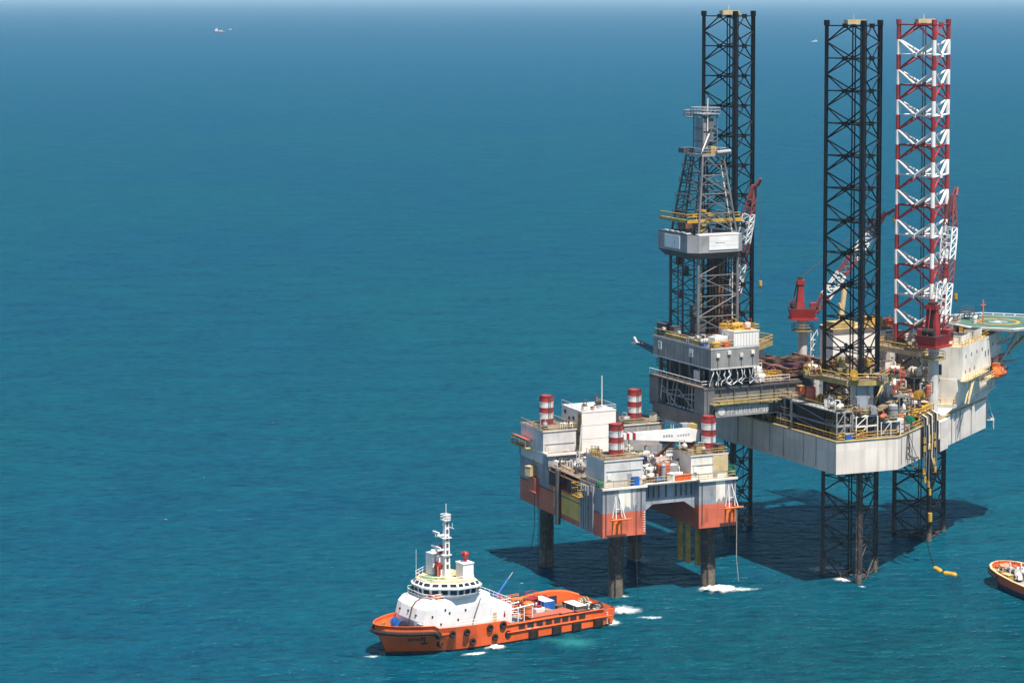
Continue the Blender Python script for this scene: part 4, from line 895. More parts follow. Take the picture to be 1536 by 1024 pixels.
for i, (u, v, z) in enumerate(((-17, -23, 31.85), (-16.4, -20.6, 31.85), (-17, -17.4, 31.85), (-14.6, -29.4, 31.05), (-12.4, -29.4, 31.05), (-9.4, -29.4, 29.65), (-7.4, -29.3, 29.65), (-18, -28.4, 31.95), (-17.6, -25.6, 31.95), (-3.2, -21, 32.45), (-.6, -20, 32.45), (4.8, -15.6, 29.85), (7.6, -14, 29.85), (-2, -15, 33.25), (1, -14.6, 33.25), (11.6, -10.2, 33.45), (-6.0, -29.2, HZ1), (-4.6, -28.2, HZ1), (-3.4, -27.4, HZ1), (-1.6, -26, HZ1), (2.4, -21.6, HZ1), (4.4, -20.4, HZ1), (6.6, -18.4, HZ1))):
    gear(rr.choice(['pump', 'valve_manifold', 'locker', 'tank', 'winch', 'locker']), rig, (u, v, z), rr.choice((0, .6, 1.57)), rr.choice(['white', 'lgrey', 'accom', 'brown', 'yellow', 'salmon', 'grey']), rr.choice(['dgrey', 'brown', 'dark']))

# small fittings crowding every free corner of the decks
rr = random.Random(123); nf = 0
def small(kind, u, v, z):
    L = rr.uniform(.8, 1.6); c = rr.choice(['white', 'accom', 'lgrey', 'cream', 'brown', 'dullyellow', 'grey', 'wood', 'salmon', 'tarp', 'yellow', 'dgrey']); d = rr.choice(['dgrey', 'brown', 'dark', 'mid'])
    kw = dict(L=L, w=L*.7, h=rr.uniform(.7, 1.6)) if kind == 'locker' else dict(r=rr.uniform(.3, .6), h=rr.uniform(1., 2.2)) if kind == 'tank' else dict(L=L*1.3) if kind in ('pump', 'valve_manifold') else dict(w=L, r=L*.45)
    gear(kind, rig, (u, v, z), rr.choice((0, .5, 1.57, -.6)), c, d, **kw)
while nf < 64:
    u, v = rr.uniform(-16, 15), rr.uniform(-28, -5)
    if v < -26.6 + (u + .6)*.65 + 1.6 or (abs(u + 10.5) < 8.5 and abs(v + 21.6) < 8.5) or v > -6 + u*.2 or u < -6 and v > -16: continue
    small(rr.choice(['locker', 'tank', 'pump', 'valve_manifold', 'winch']), u, v, HZ1 + rr.choice((0, 0, 0, 2.6, 4.2))*(1 if u < 9 else 0)); nf += 1
for i in range(16): small(rr.choice(['locker', 'pump', 'valve_manifold', 'tank']), rr.uniform(-19, -8), -14.6 + i*1.1, 32.2)
for i in range(10): small(rr.choice(['locker', 'pump', 'winch']), rr.uniform(-34, -19), rr.choice((-9.6, -8.6, -7.4)), 34.76)
# ================================================================== the four-legged service platform
plt = empty('service_platform', PLT(0, 0, 0), PLT.a)
tag(plt, 'rusty grey and red work platform on four round legs with striped red and white tops', 'jack-up platform')
PZ0, PZM, PZ1, PZ2 = 11.7, 15.9, 20.2, 22.3
mb = MB()
for p0, p1 in ((-12.8, -4.5), (6.0, 13.4)):
    mb.box(p0, p1, -17, 18.5, PZ0, PZM, 0)
mb.box(-4.5, 6.0, -15.5, 17.5, 16.5, PZ1, 1); mb.box(-4.5, 6., -15.45, 17.45, 16.44, 16.5, 0)
mb.box(6.0, 13.4, -17, 18.5, PZM, PZ1, 1); mb.box(-9.4, -4.5, -17, 18.5, PZM, PZ1, 1)
mb.box(-12.8, -9.4, -17, -7.6, PZM, PZ1, 1); mb.box(-12.8, -9.4, 5.2, 18.5, PZM, PZ1, 1); mb.box(-12.8, -9.4, -7.6, 5.2, PZM, 17.0, 0)
for q in (-15.5, 16.5):                                     # chamfers of the arch
    for s, e in ((1, -4.5), (-1, 6.0)): mb.add([(e, q, PZM - .9), (e, q, 16.5), (e + s*2.2, q, 16.5), (e, q + 1, PZM - .9), (e, q + 1, 16.5), (e + s*2.2, q + 1, 16.5)], [(0, 1, 2), (5, 4, 3), (0, 2, 5, 3), (0, 3, 4, 1), (1, 4, 5, 2)], 1)
mb.box(-13.0, -3.5, 5.4, 18.6, PZ1, PZ2, 1, 2); mb.box(-3.5, 13.4, 6.8, 18.5, PZ1, PZ2, 1, 2)
mb.box(-12.7, 13.3, -16.9, 6.7, PZ1, PZ1 + .06, 2)
ph = mb.build('hull', [M['coral'], M['bluegrey'], M['deck']], plt)
mb = MB(); mb.box(-12.86, -12.82, -7.9, -.1, 12.7, 16.6); mb.build('yellow_panel', M['panelyellow'], ph)
mb = MB(); mb.box(-12.86, -12.82, 1.6, 3.4, 13.2, 16.9); mb.build('yellow_panel', M['panelyellow'], ph)
for k, q in enumerate((-8.6, -9.5, -10.4, -11.3, -12.6, -13.5)):   # upright ribs and fender posts
    mb = MB(); mb.box(-13.15, -12.8, q - .22, q + .22, 11.9, 19.8 if k < 4 else 20.1); mb.build('fender_post', M['grey' if k % 2 else 'bluegrey'], ph)
mb = MB(); mb.tube((-13.2, .7, 10.6), (-13.2, .7, 20.4), .5, 10); mb.build('fender_post', M['dgrey'], ph)
for p, q0 in ((-3.2, -15.6), (-2.2, -15.6), (-1.2, -15.6), (.2, -15.6), (2.2, -15.6), (3.2, -15.6), (4.2, -15.6), (5.2, -15.6)): mb = MB(); mb.box(p - .1, p + .1, q0 - .1, q0 + .05, 17.6, 20.0); mb.build('rib', M['dgrey'], ph)
mb = MB(); mb.box(-13., -4.3, -17.35, -17.0, 20.0, 20.35); mb.box(-4.5, 5.9, -16.3, -15.5, 19.95, 20.3); mb.box(6, 13.6, -17.35, -17.0, 20.0, 20.35); mb.box(-13.3, -12.8, 5.2, 18.8, 22.1, 22.45); mb.box(-13.4, 4, 5.0, 5.4, 22.1, 22.45); mb.build('deck_edge', M['accom'], ph)
mb = MB(); mb.rail([(-12.7, -8), (-12.7, -16.9), (-4.5, -16.9), (-4.4, -16), (5.9, -16), (6, -16.9), (13.3, -16.9), (13.3, 6)], PZ1 + .06, 0, 1.1, .05); mb.build('handrail', M['dullyellow'], ph); mb = MB(); mb.rail([(-12.8, 5.6), (-12.8, 18.4), (13.3, 18.4)], PZ2, 0, 1.1, .05); mb.build('handrail', M['dullyellow'], ph)
# run-off from the hull: orange paint spill under the bow rack
def prack(p, q, z, name='anchor_rack'):
    mb = MB()
    for s in (-1, 1):
        mb.tube((p + s*.9, q, z), (p + s*.3, q, z + 3.8), .11, 6, 0); mb.tube((p + s*.9, q - 1.4, z), (p + s*.3, q, z + 3.8), .08, 6, 0); mb.tube((p + s*.9, q, z), (p + s*.9, q - 1.4, z), .1, 6, 1)
    mb.tube((p - 1.9, q - 1.4, z), (p + 1.9, q - 1.4, z), .17, 6, 1); mb.tube((p, q, z - 1.2), (p, q - 1.3, z), .25, 6, 1)
    mb.tube((p - .6, q - .3, z + 1.6), (p + .6, q - .3, z + 1.6), .07, 5, 0)
    mb.build(name, [M['tarp'], M['orangeboat']], plt)
prack(-10., -17.05, 15.0); prack(12.2, -17.05, 15.2)
mb = MB(); mb.box(-13.6, -12.8, 10., 13.0, 14.6, 17.2, 0); mb.tube((-13.6, 9.5, 14.6), (-13.6, 13.6, 14.6), .14, 6, 0); mb.tube((-13.4, 11.5, 17.2), (-13.2, 11.5, 20.5), .12, 6, 0); mb.build('anchor_rack', [M['coral']], plt)
rr = random.Random(14)
for (p0, p1, q, z0, z1, m) in ((-9.7, -7.4, -17, 15.95, 19.95, 'accom'), (-7.0, -6.2, -17, 16.4, 19.9, 'lgrey'), (-11., -9.1, -17, 11.8, 14.6, 'orangeboat'), (-8.4, -7.9, -17, 12.2, 15.6, 'salmon'), (9.4, 11.2, -17, 16, 19.9, 'accom'), (11.4, 13.2, -17, 12.4, 14.9, 'orangeboat'), (7.2, 7.9, -17, 12.6, 15.4, 'salmon'), (-5.9, -5.2, -17, 12.4, 15.8, 'salmon'), (8.2, 8.9, -17, 16.3, 19.4, 'grey')):
    mb = MB(); n = 7; T = [z1]*2 + []
    P = [(p0, z1), (p1, z1)] + [(p1 - (p1-p0)*i/n, z0 + rr.uniform(0, (z1-z0)*.3)) for i in range(n+1)]
    mb.add([(x, q - .014, z) for x, z in P], [tuple(range(len(P)))], 0); mb.add([(x, q - .001, z) for x, z in P], [tuple(range(len(P)))[::-1]], 0); k = len(P)
    mb.add([(x, q - .014, z) for x, z in P] + [(x, q - .001, z) for x, z in P], [(i, (i+1) % k, k + (i+1) % k, k + i) for i in range(k)], 0)
    mb.build('paint_patch', M[m], ph)
for p, z0, z1 in ((-12.2, 12, 19.8), (-5.4, 15, 19.9), (6.6, 12.4, 19.8), (12.9, 14, 19.9)): mb = MB(); mb.tube((p, -17.12, z0), (p, -17.12, z1), .08, 6); mb.build('hull_pipe', M['dgrey'], ph)
mb = MB()
for i in range(9): mb.box(-4.9, -4.6, -17.06, -17.01, 12.2 + i*.42, 12.36 + i*.42)
mb.build('draught_marks', M['white'], ph)
for p, q0, q1 in ((-12.84, -16.8, 18.4),): mb = MB(); mb.box(p - .14, p, q0, q1, 15.86, 16.0); mb.build('rubbing_strake', M['dgrey'], ph)
# ---- column houses and legs
def col_house(p0, p1, q0, q1, z1, m, extra=None):
    mb = MB(); mb.box(p0, p1, q0, q1, PZ1 + .06, z1, 0, 1); mb.box(p0 - .15, p1 + .15, q0 - .15, q1 + .15, z1 - .02, z1 + .2, 2, 1)
    o = mb.build('column_house', [M[m], M['deck'], M['accom']], plt)
    mb = MB(); mb.rail([(p0, q1), (p0, q0), (p1, q0), (p1, q1)], z1 + .2, 0, .9, .05); mb.build('handrail', M['dullyellow'], o)
    for z in (.25, .62): mb = MB(); mb.tube((p0 + .3, q0 - .07, PZ1 + (z1-PZ1)*z), (p1 - .3, q0 - .07, PZ1 + (z1-PZ1)*z), .05, 5); mb.build('conduit', M['grey'], o)
    mb = MB(); mb.box(p0 + .5, p0 + 1.2, q0 - .2, q0 - .01, PZ1 + 1.4, PZ1 + 2.3); mb.build('junction_box', M['accom'], o)
    mb = MB(); mb.box(p0 + (p1 - p0)*.6, p0 + (p1 - p0)*.6 + .9, q0 - .06, q0 - .01, PZ1 + .3, PZ1 + 2.2); mb.build('door', M['grey'], o)
    return o
ch1 = col_house(-12., -4.6, -16, -8.6, 24.8, 'lgrey'); ch2 = col_house(4.9, 12.2, -16, -9, 24.4, 'accom'); ch3 = col_house(-13.2, -6.6, 7.2, 17.2, 26.2, 'lgrey'); ch4 = col_house(3.6, 12, 8, 16.4, 26.0, 'grey')
mb = MB(); mb.box(9.2, 12.26, -16.12, -16.0, 21.4, 24.3, 0); mb.box(12.2, 12.32, -16, -12, 21.4, 24.3, 0); mb.build('yellow_cladding', M['cream'], ch2)
def round_leg(p, q, zt, zb):
    r = 1.3; mb = MB(); h = (zt - zb)/5
    mb.tube((p, q, -5), (p, q, zb), r, 20, 2, None, False)
    for k in range(5): mb.tube((p, q, zt - h*(k+1)), (p, q, zt - h*k), r, 20, k % 2, None, k == 0)
    mb.tube((p, q, zb - .4), (p, q, zb), r + .45, 20, 3); mb.tube((p, q, zb - .9), (p, q, zb - .4), r + .9, 16, 3)
    for k in range(5): mb.tube((p, q, zt - h*k - .08), (p, q, zt - h*k), r + .05, 20, k % 2)
    for k in (-.18, .18): mb.tube((p + k, q - r - .1, zb), (p + k, q - r - .1, zt + .6), .035, 4, 3)
    for k in range(14): mb.tube((p - .18, q - r - .1, zb + k*.42), (p + .18, q - r - .1, zb + k*.42), .03, 4, 3)
    for a in (0, 2.1, 4.2):
        mb.box(p + (r + .05)*cos(a) - .12, p + (r + .05)*cos(a) + .12, q + (r + .05)*sin(a) - .12, q + (r + .05)*sin(a) + .12, -5, PZ0 + 1, 2)
    mb.tube((p, q, -5), (p, q, 2.0), r + .05, 20, 4, r + .02); mb.tube((p, q, 2.0), (p, q, 3.2), r + .02, 20, 4, r + .005)
    mb.tube((p, q, zt), (p, q, zt + .12), r*.8, 16, 0)
    return mb.build('round_leg', [M['stackred'], M['stackwhite'], M['leglow'], M['dgrey'], M['growth']], plt)
round_leg(-9.9, 13.1, 31.7, 26.6); round_leg(-8., -12.3, 30.5, 25.1); round_leg(10.3, -12.4, 30.6, 24.9); round_leg(7.5, 11.6, 31.9, 26.7)
for p, q in ((9.0, -4.2), (9.1, -7.), (9.7, -9.6)): mb = MB(); mb.tube((p, q, 3.2), (p, q, 11.8), .5, 10); mb.build('water_caisson', M['yellow'], plt)
# ---- white deck house
mb = MB(); mb.box(-6, .9, 6, 14.8, PZ2, 29.4, 0, 1); mb.box(-6.1, -5.98, 6, 7.6, PZ2 + .2, 29.3, 2); mb.box(-6.05, .95, 5.94, 14.85, 29.4, 29.6, 0, 1)
mb.box(-6.02, .92, 5.97, 6, 24.55, 24.62, 3); mb.box(-6.02, .92, 5.97, 6, 27.0, 27.05, 3)
dh = mb.build('white_deckhouse', [M['housewhite'], M['lgrey'], M['dullyellow'], M['lgrey']], plt)
for z in (23.4, 25.2, 27.0, 28.4): mb = MB(); mb.box(-6.14, -6.1, 6.6, 7.1, z, z + .5); mb.build('window', M['glass'], dh)
for q, z in ((9.2, 27.5), (11, 27.2), (12.8, 28.2), (10.2, 25)): mb = MB(); mb.box(-6.05, -5.99, q, q + .8, z, z + .7); mb.build('window', M['glass'], dh)
mb = MB(); mb.box(.92, 1.6, 6.2, 6.5, 25, 29.2); mb.build('vent_trunk', M['dgrey'], dh)
for p, q, k, c, kw in ((-5, 7, 'locker', 'accom', dict(L=.9, w=.7, h=.9)), (-4, 9.4, 'tank', 'dgrey', dict(r=.3, h=.8)), (-3.3, 7.2, 'locker', 'salmon', dict(L=.6, w=.5, h=.6)), (-1.6, 8, 'locker', 'lgrey', dict(L=.8, w=.6, h=.5)), (0, 11, 'pump', 'dgrey', dict(L=1.6))): gear(k, dh, (p, q, 29.6), .3, c, 'dgrey', **kw)
mb = MB(); mb.tube((-.9, 8.2, 29.6), (-.9, 8.2, 35.6), .12, 6, 0); mb.tube((-.9, 8.2, 29.6), (-.9, 8.2, 30.2), .25, 8, 0); mb.build('radio_mast', M['lgrey'], dh)
mb = MB(); mb.rail([(-6, 14.8), (-6, 6), (.9, 6), (.9, 14.8)], 29.6, 0, .9, .035); mb.build('handrail', M['lgrey'], dh)
# ---- boom crane resting across the towers
mb = MB(); B0 = (9.4, -9.9); B1 = (-6.5, -10.2); NB = [0, .10, .50, .80, .84, .88, .915, .95, .975, 1.]
cs = [0, 0, 0, 1, 0, 1, 0, 1, 0]
def bs(t):
    x = B0[0] + (B1[0] - B0[0])*t; y = B0[1] + (B1[1] - B0[1])*t; hz = (.9 + (t/.10)*.5) if t < .1 else 1.35 - .85*(t - .1)/.9
    zc = 27.1 + .85*t; return [(x, y - .55, zc - hz), (x, y + .55, zc - hz), (x, y + .55, zc + hz*.8), (x, y - .55, zc + hz*.8)]
for i in range(len(NB) - 1):
    a, b = bs(NB[i]), bs(NB[i+1])
    if cs[i]: a = [(x, y - (.012 if y < -10 else -.012), z) for x, y, z in a]; b = [(x, y - (.012 if y < -10 else -.012), z) for x, y, z in b]
    mb.add(a + b, [(j, (j+1) % 4, 4 + (j+1) % 4, 4 + j) for j in range(4)], cs[i])
mb.add(bs(0), [(0, 1, 2, 3)], 0); mb.add(bs(1), [(3, 2, 1, 0)], 0)
boom = mb.build('boom_crane', [M['white'], M['red']], plt)
mb = MB(); rr = random.Random(4)
for i in range(9):
    t = .13 + i*.033 + (.05 if i > 4 else 0); q = bs(t); mb.box(q[0][0] - .18, q[0][0] + .18, q[0][1] - .03, q[0][1] - .005, 27.1, 27.1 + rr.uniform(.25, .5))
mb.build('faded_lettering', M['grey'], boom)
mb = MB(); mb.tube((9., -8.2, 24.4), (9., -8.2, 27), .9, 12, 0); mb.box(7.9, 9.8, -9.1, -7.2, 27, 28.7, 0); mb.box(6.9, 8.4, -9.0, -7.6, 28., 28.9, 1); mb.build('slewing_turret', [M['dullyellow'], M['bluegrey']], boom)
mb = MB(); mb.tube((9.2, -9.6, 24.4), (5.2, -10, 26.4), .36, 8, 0); mb.tube((5.6, -9, 26.2), (2.4, -6.2, 22.4), .3, 8, 0); mb.build('boom_strut', M['brown'], boom)
for p in (-5.5, -4.4): mb = MB(); mb.tube((p, -10.2, 24.9 if p < -4.6 else 20.3), (p, -10.2, 27.5), .16, 6); mb.build('boom_rest', M['tarp'], plt)
for t in (.30, .33, .46, .48, .62, .75): q = bs(t); mb = MB(); mb.tube((q[2][0], q[2][1] - .3, q[2][2]), (q[2][0], q[2][1] - .3, q[2][2] + .9), .07, 5); mb.build('boom_post', M['cream'], boom)
mb = MB(); mb.tube((-8.6, 1.8, 17.2), (-8.6, 1.8, 21), .35, 8, 0); mb.tube((-8.6, 1.8, 20.8), (-6.4, 5.2, 27.4), .17, 6, 0); mb.build('deck_davit', M['grey'], plt)
# ---- machinery on the decks
rr = random.Random(31)
CL2 = ['lgrey', 'grey', 'lgrey', 'grey', 'dgrey', 'accom', 'brown', 'lgrey', 'salmon', 'accom']
n = 0
for p, q in ((-3.4, -14.4), (-1.6, -12.6), (.2, -14.6), (-3.2, -9.6), (-.8, -9.6), (1.6, -7.6), (3.8, -14.6), (3.6, -11.6), (2.2, -10.8), (4.2, -7), (-3.6, -6), (0, -5), (3, -3.6), (-6.4, -6.6), (-8.8, -5.8), (-10.6, -3), (-7.4, -3), (-6, 0), (-9.4, -.4), (-7.2, 3.4), (-3, 2), (0, 3.6), (4, 2), (7.4, -4), (10.6, -6.6), (11, -2), (7, 2), (10.4, 3)):
    z = PZ1 + .06; kd = ['pump', 'valve_manifold', 'generator', 'winch', 'tank', 'valve_manifold', 'equipment_frame', 'pump', 'ventilation_duct'][(n*4 + n//5) % 9]; n += 1
    kw = dict(L=rr.uniform(2., 2.9)) if kd in ('pump', 'valve_manifold') else {}
    if kd == 'equipment_frame': kw = dict(L=2.2, w=1.6, h=2.)
    if kd == 'tank': kw = dict(r=.7, h=2.)
    gear(kd, plt, (p, q, z), rr.choice((0, .4, pi/2, -.5, 1.2)), rr.choice(CL2), rr.choice(['dgrey', 'brown', 'grey', 'dgrey']), **kw)
for p, q, z in ((8, -14.6, 24.6), (6.2, -11, 24.6), (7.2, -14.8, 24.6), (10.8, -15.2, 24.6), (-6, -10, 25), (-11, -10.4, 25), (-12, 9, 26.4), (-8, 8.4, 26.4), (5, 9.4, 26.2), (10.4, 9.2, 26.2), (2.6, 9, 22.35), (-4.8, 16.6, 22.35)):
    gear(rr.choice(['pump', 'locker', 'valve_manifold']), plt, (p, q, z), rr.choice((0, 1.2, .5)), rr.choice(['dullyellow', 'grey', 'brown', 'lgrey', 'accom']), rr.choice(['brown', 'dgrey']), L=1.7)
for i in range(9):                                           # pipes bent over each other beside the front tower
    mb = MB(); a = rr.uniform(-.5, .5); p = -3.9 + rr.uniform(0, 2.2); q = -11.4 + i*.5
    mb.path([(p - .6, q, 20.3), (p - .3, q, 22.2 + rr.uniform(0, 1.4)), (p + 1.4, q + a, 21.8 + rr.uniform(0, .8)), (p + 2.6, q + a, 20.3)], rr.uniform(.1, .2), 6); mb.build('bent_pipe', M[rr.choice(['accom', 'lgrey', 'grey', 'brown'])], plt)
mb = MB(); mb.box(-13.1, -9.3, -8.2, 5.4, 19.4, 19.6); mb.rail([(-13.1, -2), (-13.1, 5.4)], 19.6, 0, 1, .05)
for q in (-7.6, -3, 1, 5): mb.tube((-12.9, q, 17), (-12.9, q, 19.4), .12, 5)
mb.build('side_balcony', M['brown'], plt)
mb = MB(); mb.box(-9.5, -9.42, -7.5, 5.1, 17.05, 19.4); mb.build('recess_shade_sheet', M['dark'], plt)  # thin near-black sheet painting shade onto the back of the recess
mb = MB(); mb.box(-14.6, -13.3, 12, 18.8, 22.3, 22.5); mb.rail([(-14.6, 12), (-14.6, 18.8), (-13.3, 18.8)], 22.5, 0, 1.1, .06); mb.build('corner_landing', M['dullyellow'], plt)
mb = MB(); mb.add([(-14.6, 12.2, 24), (-13.3, 12.2, 23.7), (-13.3, 18.6, 23.7), (-14.6, 18.6, 24), (-14.6, 12.2, 24.2), (-13.3, 12.2, 23.9), (-13.3, 18.6, 23.9), (-14.6, 18.6, 24.2)], [(0, 3, 2, 1), (4, 5, 6, 7), (0, 1, 5, 4), (1, 2, 6, 5), (2, 3, 7, 6), (3, 0, 4, 7)])
for p, q in ((-14.4, 12.6), (-14.4, 18.3), (-13.4, 18.3)): mb.tube((p, q, 22.4), (p, q, 23.9), .1, 5)
mb.build('landing_canopy', M['salmon'], plt)
rr = random.Random(61)
for i in range(40):
    p, q = rr.uniform(-4.2, 5), rr.uniform(-15.2, -3)
    if i > 26: p, q = rr.uniform(-12, -4.6), rr.uniform(-7.4, 5)
    kind = rr.choice(['locker', 'tank', 'pump', 'valve_manifold', 'winch', 'locker']); L = rr.uniform(.7, 1.5)
    kw = dict(L=L, w=L*.7, h=rr.uniform(.6, 2.2)) if kind == 'locker' else dict(r=rr.uniform(.3, .55), h=rr.uniform(1., 2.4)) if kind == 'tank' else dict(L=L*1.3) if kind in ('pump', 'valve_manifold') else dict(w=L, r=L*.45)
    gear(kind, plt, (p, q, PZ1 + .07), rr.choice((0, .5, 1.57, -.6)), rr.choice(['lgrey', 'grey', 'accom', 'brown', 'lgrey', 'tarp', 'wood', 'mid', 'grey']), rr.choice(['dgrey', 'brown', 'mid']), **kw)
# ---- loose things on the platform
PC = 'loose deck cargo on the four-legged platform'
z = PZ1 + .08
cargo('red_tank', g_tank, PLT, (.9, -13.2, z), .2, ['salmon', 'brown'], 'squat red tank in the middle of the cluttered deck of the four-legged platform', 'tank', None, r=1.2, h=2.6)
cargo('blue_drum', g_drum, PLT, (-6.2, -16.4, z), 0, ['blue', 'navy'], 'bright blue drum at the deck edge beside the front striped leg', 'drum', None, r=.75, h=1.5)
cargo('orange_crate', g_locker, PLT, (3.4, -15.6, z), .05, ['orange', 'salmon'], 'long low orange crate at the front deck edge between the two striped legs', 'crate', None, L=3.2, w=1., h=.9)
cargo('white_sack', g_tarp if 'g_tarp' in globals() else g_locker, PLT, (1.5, -15.4, z), .5, ['tarp', 'tarp'], 'white bulk bag at the deck edge just right of the red tank', 'bulk bag', None, L=1.3, w=1.2, h=1.3)
cargo('blue_pipe', g_pipes, PLT, (-.8, -15.2, z), .35, ['blue', 'dgrey'], 'short bundle of blue pipes leaning toward the red tank', 'pipes', None, L=3.6, n=2, r=.14)
cargo('grey_skid', g_container, PLT, (2.6, -12.8, z), .15, ['grey', 'lgrey'], 'grey equipment skid with a light lid behind the orange crate', 'skid', None, L=2.2, w=1.7, h=2.4)
cargo('grey_skid', g_container, PLT, (1.9, -9.9, z), -.1, ['lgrey', 'salmon'], 'taller grey skid with a reddish lid behind the other skids', 'skid', None, L=2.2, w=1.7, h=3.2)
cargo('grey_skid', g_container, PLT, (4.4, -11.0, z), .3, ['grey', 'dgrey'], 'dark lidded grey skid close to the beige column house', 'skid', None, L=1.8, w=1.5, h=2.6)
cargo('yellow_work_basket', g_basket, PLT, (-13.5, -8.7, 17.4), 1.57, ['yellow', 'dullyellow'], 'yellow work basket hanging on the shaded side of the platform', 'basket', None, L=2.6, w=1.6, h=2.4)
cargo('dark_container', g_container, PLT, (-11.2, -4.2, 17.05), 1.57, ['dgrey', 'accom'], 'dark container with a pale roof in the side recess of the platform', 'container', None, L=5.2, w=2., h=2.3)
cargo('cream_bundle', g_locker, PLT, (-13.6, 11.6, 17.4), .4, ['cream', 'cream'], 'cream bundle above the red anchor rack at the far left corner', 'bundle', None, L=2, w=1.4, h=1.8)
cargo('timber_stack', g_pipes, PLT, (-10.8, 2., 19.65), 1.5, ['wood', 'brown'], 'stack of weathered timber on the side balcony of the platform', 'timber', None, L=5, n=5, r=.15)
cargo('pipe_bundle', g_pipes, PLT, (-7.6, -6.6, z), 1.3, ['wood', 'brown'], 'pale pipe bundle on the deck left of the front column house', 'pipes', None, L=5.4, n=6, r=.14)
cargo('green_net', g_basket, PLT, (-12.2, -14.6, z), 1.2, ['green', 'green'], 'small green cargo net box at the corner of the front column house', 'cargo net', None, L=1.5, w=1., h=.9)
cargo('teal_net', g_basket, PLT, (13.6, -15.2, z + .1), 1.2, ['green', 'bluegrey'], 'teal cargo net box at the right corner of the platform', 'cargo net', None, L=1.6, w=1.1, h=1.6)
cargo('dark_blue_container', g_container, PLT, (-.6, -4., z), .03, ['navy', 'navy'], 'long dark blue box at the back of the cluttered deck', 'container', None, L=5, w=2, h=2.4)
def rope(name, P, r, m, label, cat, group=None, parent=None):
    mb = MB(); mb.path(P, r, 5); o = mb.build(name, M[m], None); return tag(o, label, cat, group)
for i, (a, b, zz) in enumerate((((-13.4, 10.6), (-13.9, 12.6), 0.), ((-13.4, 9.), (-13.6, 8.6), .2))):
    rope('dangling_rope', [PLT(*a, 14.5), PLT(*a, 8), PLT(*b, zz)], .06, 'dark', ['dark rope hanging furthest left of the platform', 'dark rope hanging just left of the left round leg'][i], 'rope')
rope('dangling_rope', [PLT(-6.4, -17.4, 20), PLT(-6.4, -17.4, 8), PLT(-6.3, -17.6, -.2)], .055, 'dark', 'dark rope hanging from the deck edge below the blue drum', 'rope')
rope('dangling_rope', [PLT(12.8, -18.4, 15), PLT(12.8, -18.4, 6), PLT(13.2, -18.5, 2)], .07, 'rope', 'pale rope hanging from the right front corner of the platform', 'rope')
# ================================================================== the orange supply vessel
def boat_hull(st, parent, mats, boot=.35, name='hull', inner=.28, capm=0, deckm=2):
    """st: stations (u, top half beam, water half beam, u at water, top z, deck z), stern first"""
    mb = MB(); L = []
    for (u, bt, bw, uw, zt, zd) in st:
        k = .55; L.append([(uw, bw*.9, -1.4), (uw, bw, boot), (uw + (u-uw)*k, bw + (bt-bw)*(k**.8), boot + (zt-boot)*k), (u, bt, zt), (u - (.0 if bt > 1 else .2), max(.02, bt - inner), zt), (u - (.0 if bt > 1 else .2), max(.02, bt - inner), zd)])
    for s in (1, -1):
        for a, b in zip(L[:-1], L[1:]):
            for j in range(5):
                q = [a[j], b[j], b[j+1], a[j+1]]; q = [(x, y*s, z) for x, y, z in q]
                mb.add(q if s > 0 else q[::-1], [(3, 2, 1, 0)], (1, 0, 0, capm, 0)[j], j in (1, 2))
    a = L[0]
    for j in range(4): mb.add([(a[j][0], a[j][1], a[j][2]), (a[j][0], -a[j][1], a[j][2]), (a[j+1][0], -a[j+1][1], a[j+1][2]), (a[j+1][0], a[j+1][1], a[j+1][2])], [(0, 1, 2, 3)], 1 if j == 0 else 0)
    for a, b in zip(L[:-1], L[1:]): mb.add([a[5], b[5], (b[5][0], -b[5][1], b[5][2]), (a[5][0], -a[5][1], a[5][2])], [(0, 1, 2, 3)], deckm)
    a = L[0]; mb.add([a[4], a[5], (a[5][0], -a[5][1], a[5][2]), (a[4][0], -a[4][1], a[4][2])], [(0, 1, 2, 3)], 0)
    return mb.build(name, mats, parent)
ship = empty('supply_vessel', SHP(0, 0, 0), SHP.a)
tag(ship, 'orange supply vessel with white bow house, tall white mast and cargo on its aft deck', 'ship')
ST = [(-21.0, 2.6, 2.5, -20.4, 2.3, 1.3), (-20.6, 4.2, 4., -20.1, 2.5, 1.3), (-19.6, 5.3, 5.2, -19.3, 2.75, 1.3), (-17, 5.8, 5.7, -17, 2.95, 1.3), (-10, 5.9, 5.85, -10, 3.2, 1.3), (1.2, 5.9, 5.85, 1.2, 3.25, 1.3), (2.6, 5.9, 5.8, 2.6, 3.95, 1.35), (2.9, 5.9, 5.8, 2.8, 3.95, 3.0),
      (8, 5.9, 5.5, 7.8, 4.05, 3.0), (12, 5.85, 5.0, 11.5, 4.2, 3.05), (15, 5.6, 4.1, 14.2, 4.35, 3.1), (15.8, 5.5, 3.8, 14.8, 4.85, 3.15), (18, 5.0, 2.8, 16.8, 4.95, 3.2), (20, 4.1, 1.75, 18.6, 5.0, 3.25), (21.6, 3.1, .95, 20, 5.05, 3.3), (22.8, 2.0, .4, 21, 5.1, 3.3), (23.5, 1.0, .15, 21.5, 5.1, 3.3), (23.8, .2, .05, 21.7, 5.1, 3.3)]
hullm = boat_hull(ST, ship, [M['orange'], M['dark'], M['deckgreen']])
mb = MB()                                                    # black rubbing strake round the bow
for s in (1, -1):
    P = [(u + .12, (bt + .1)*s, zt - 1.15) for (u, bt, bw, uw, zt, zd) in ST[10:]]
    mb.path(P, .34, 8)
mb.build('bow_fender', M['rubber'], hullm)
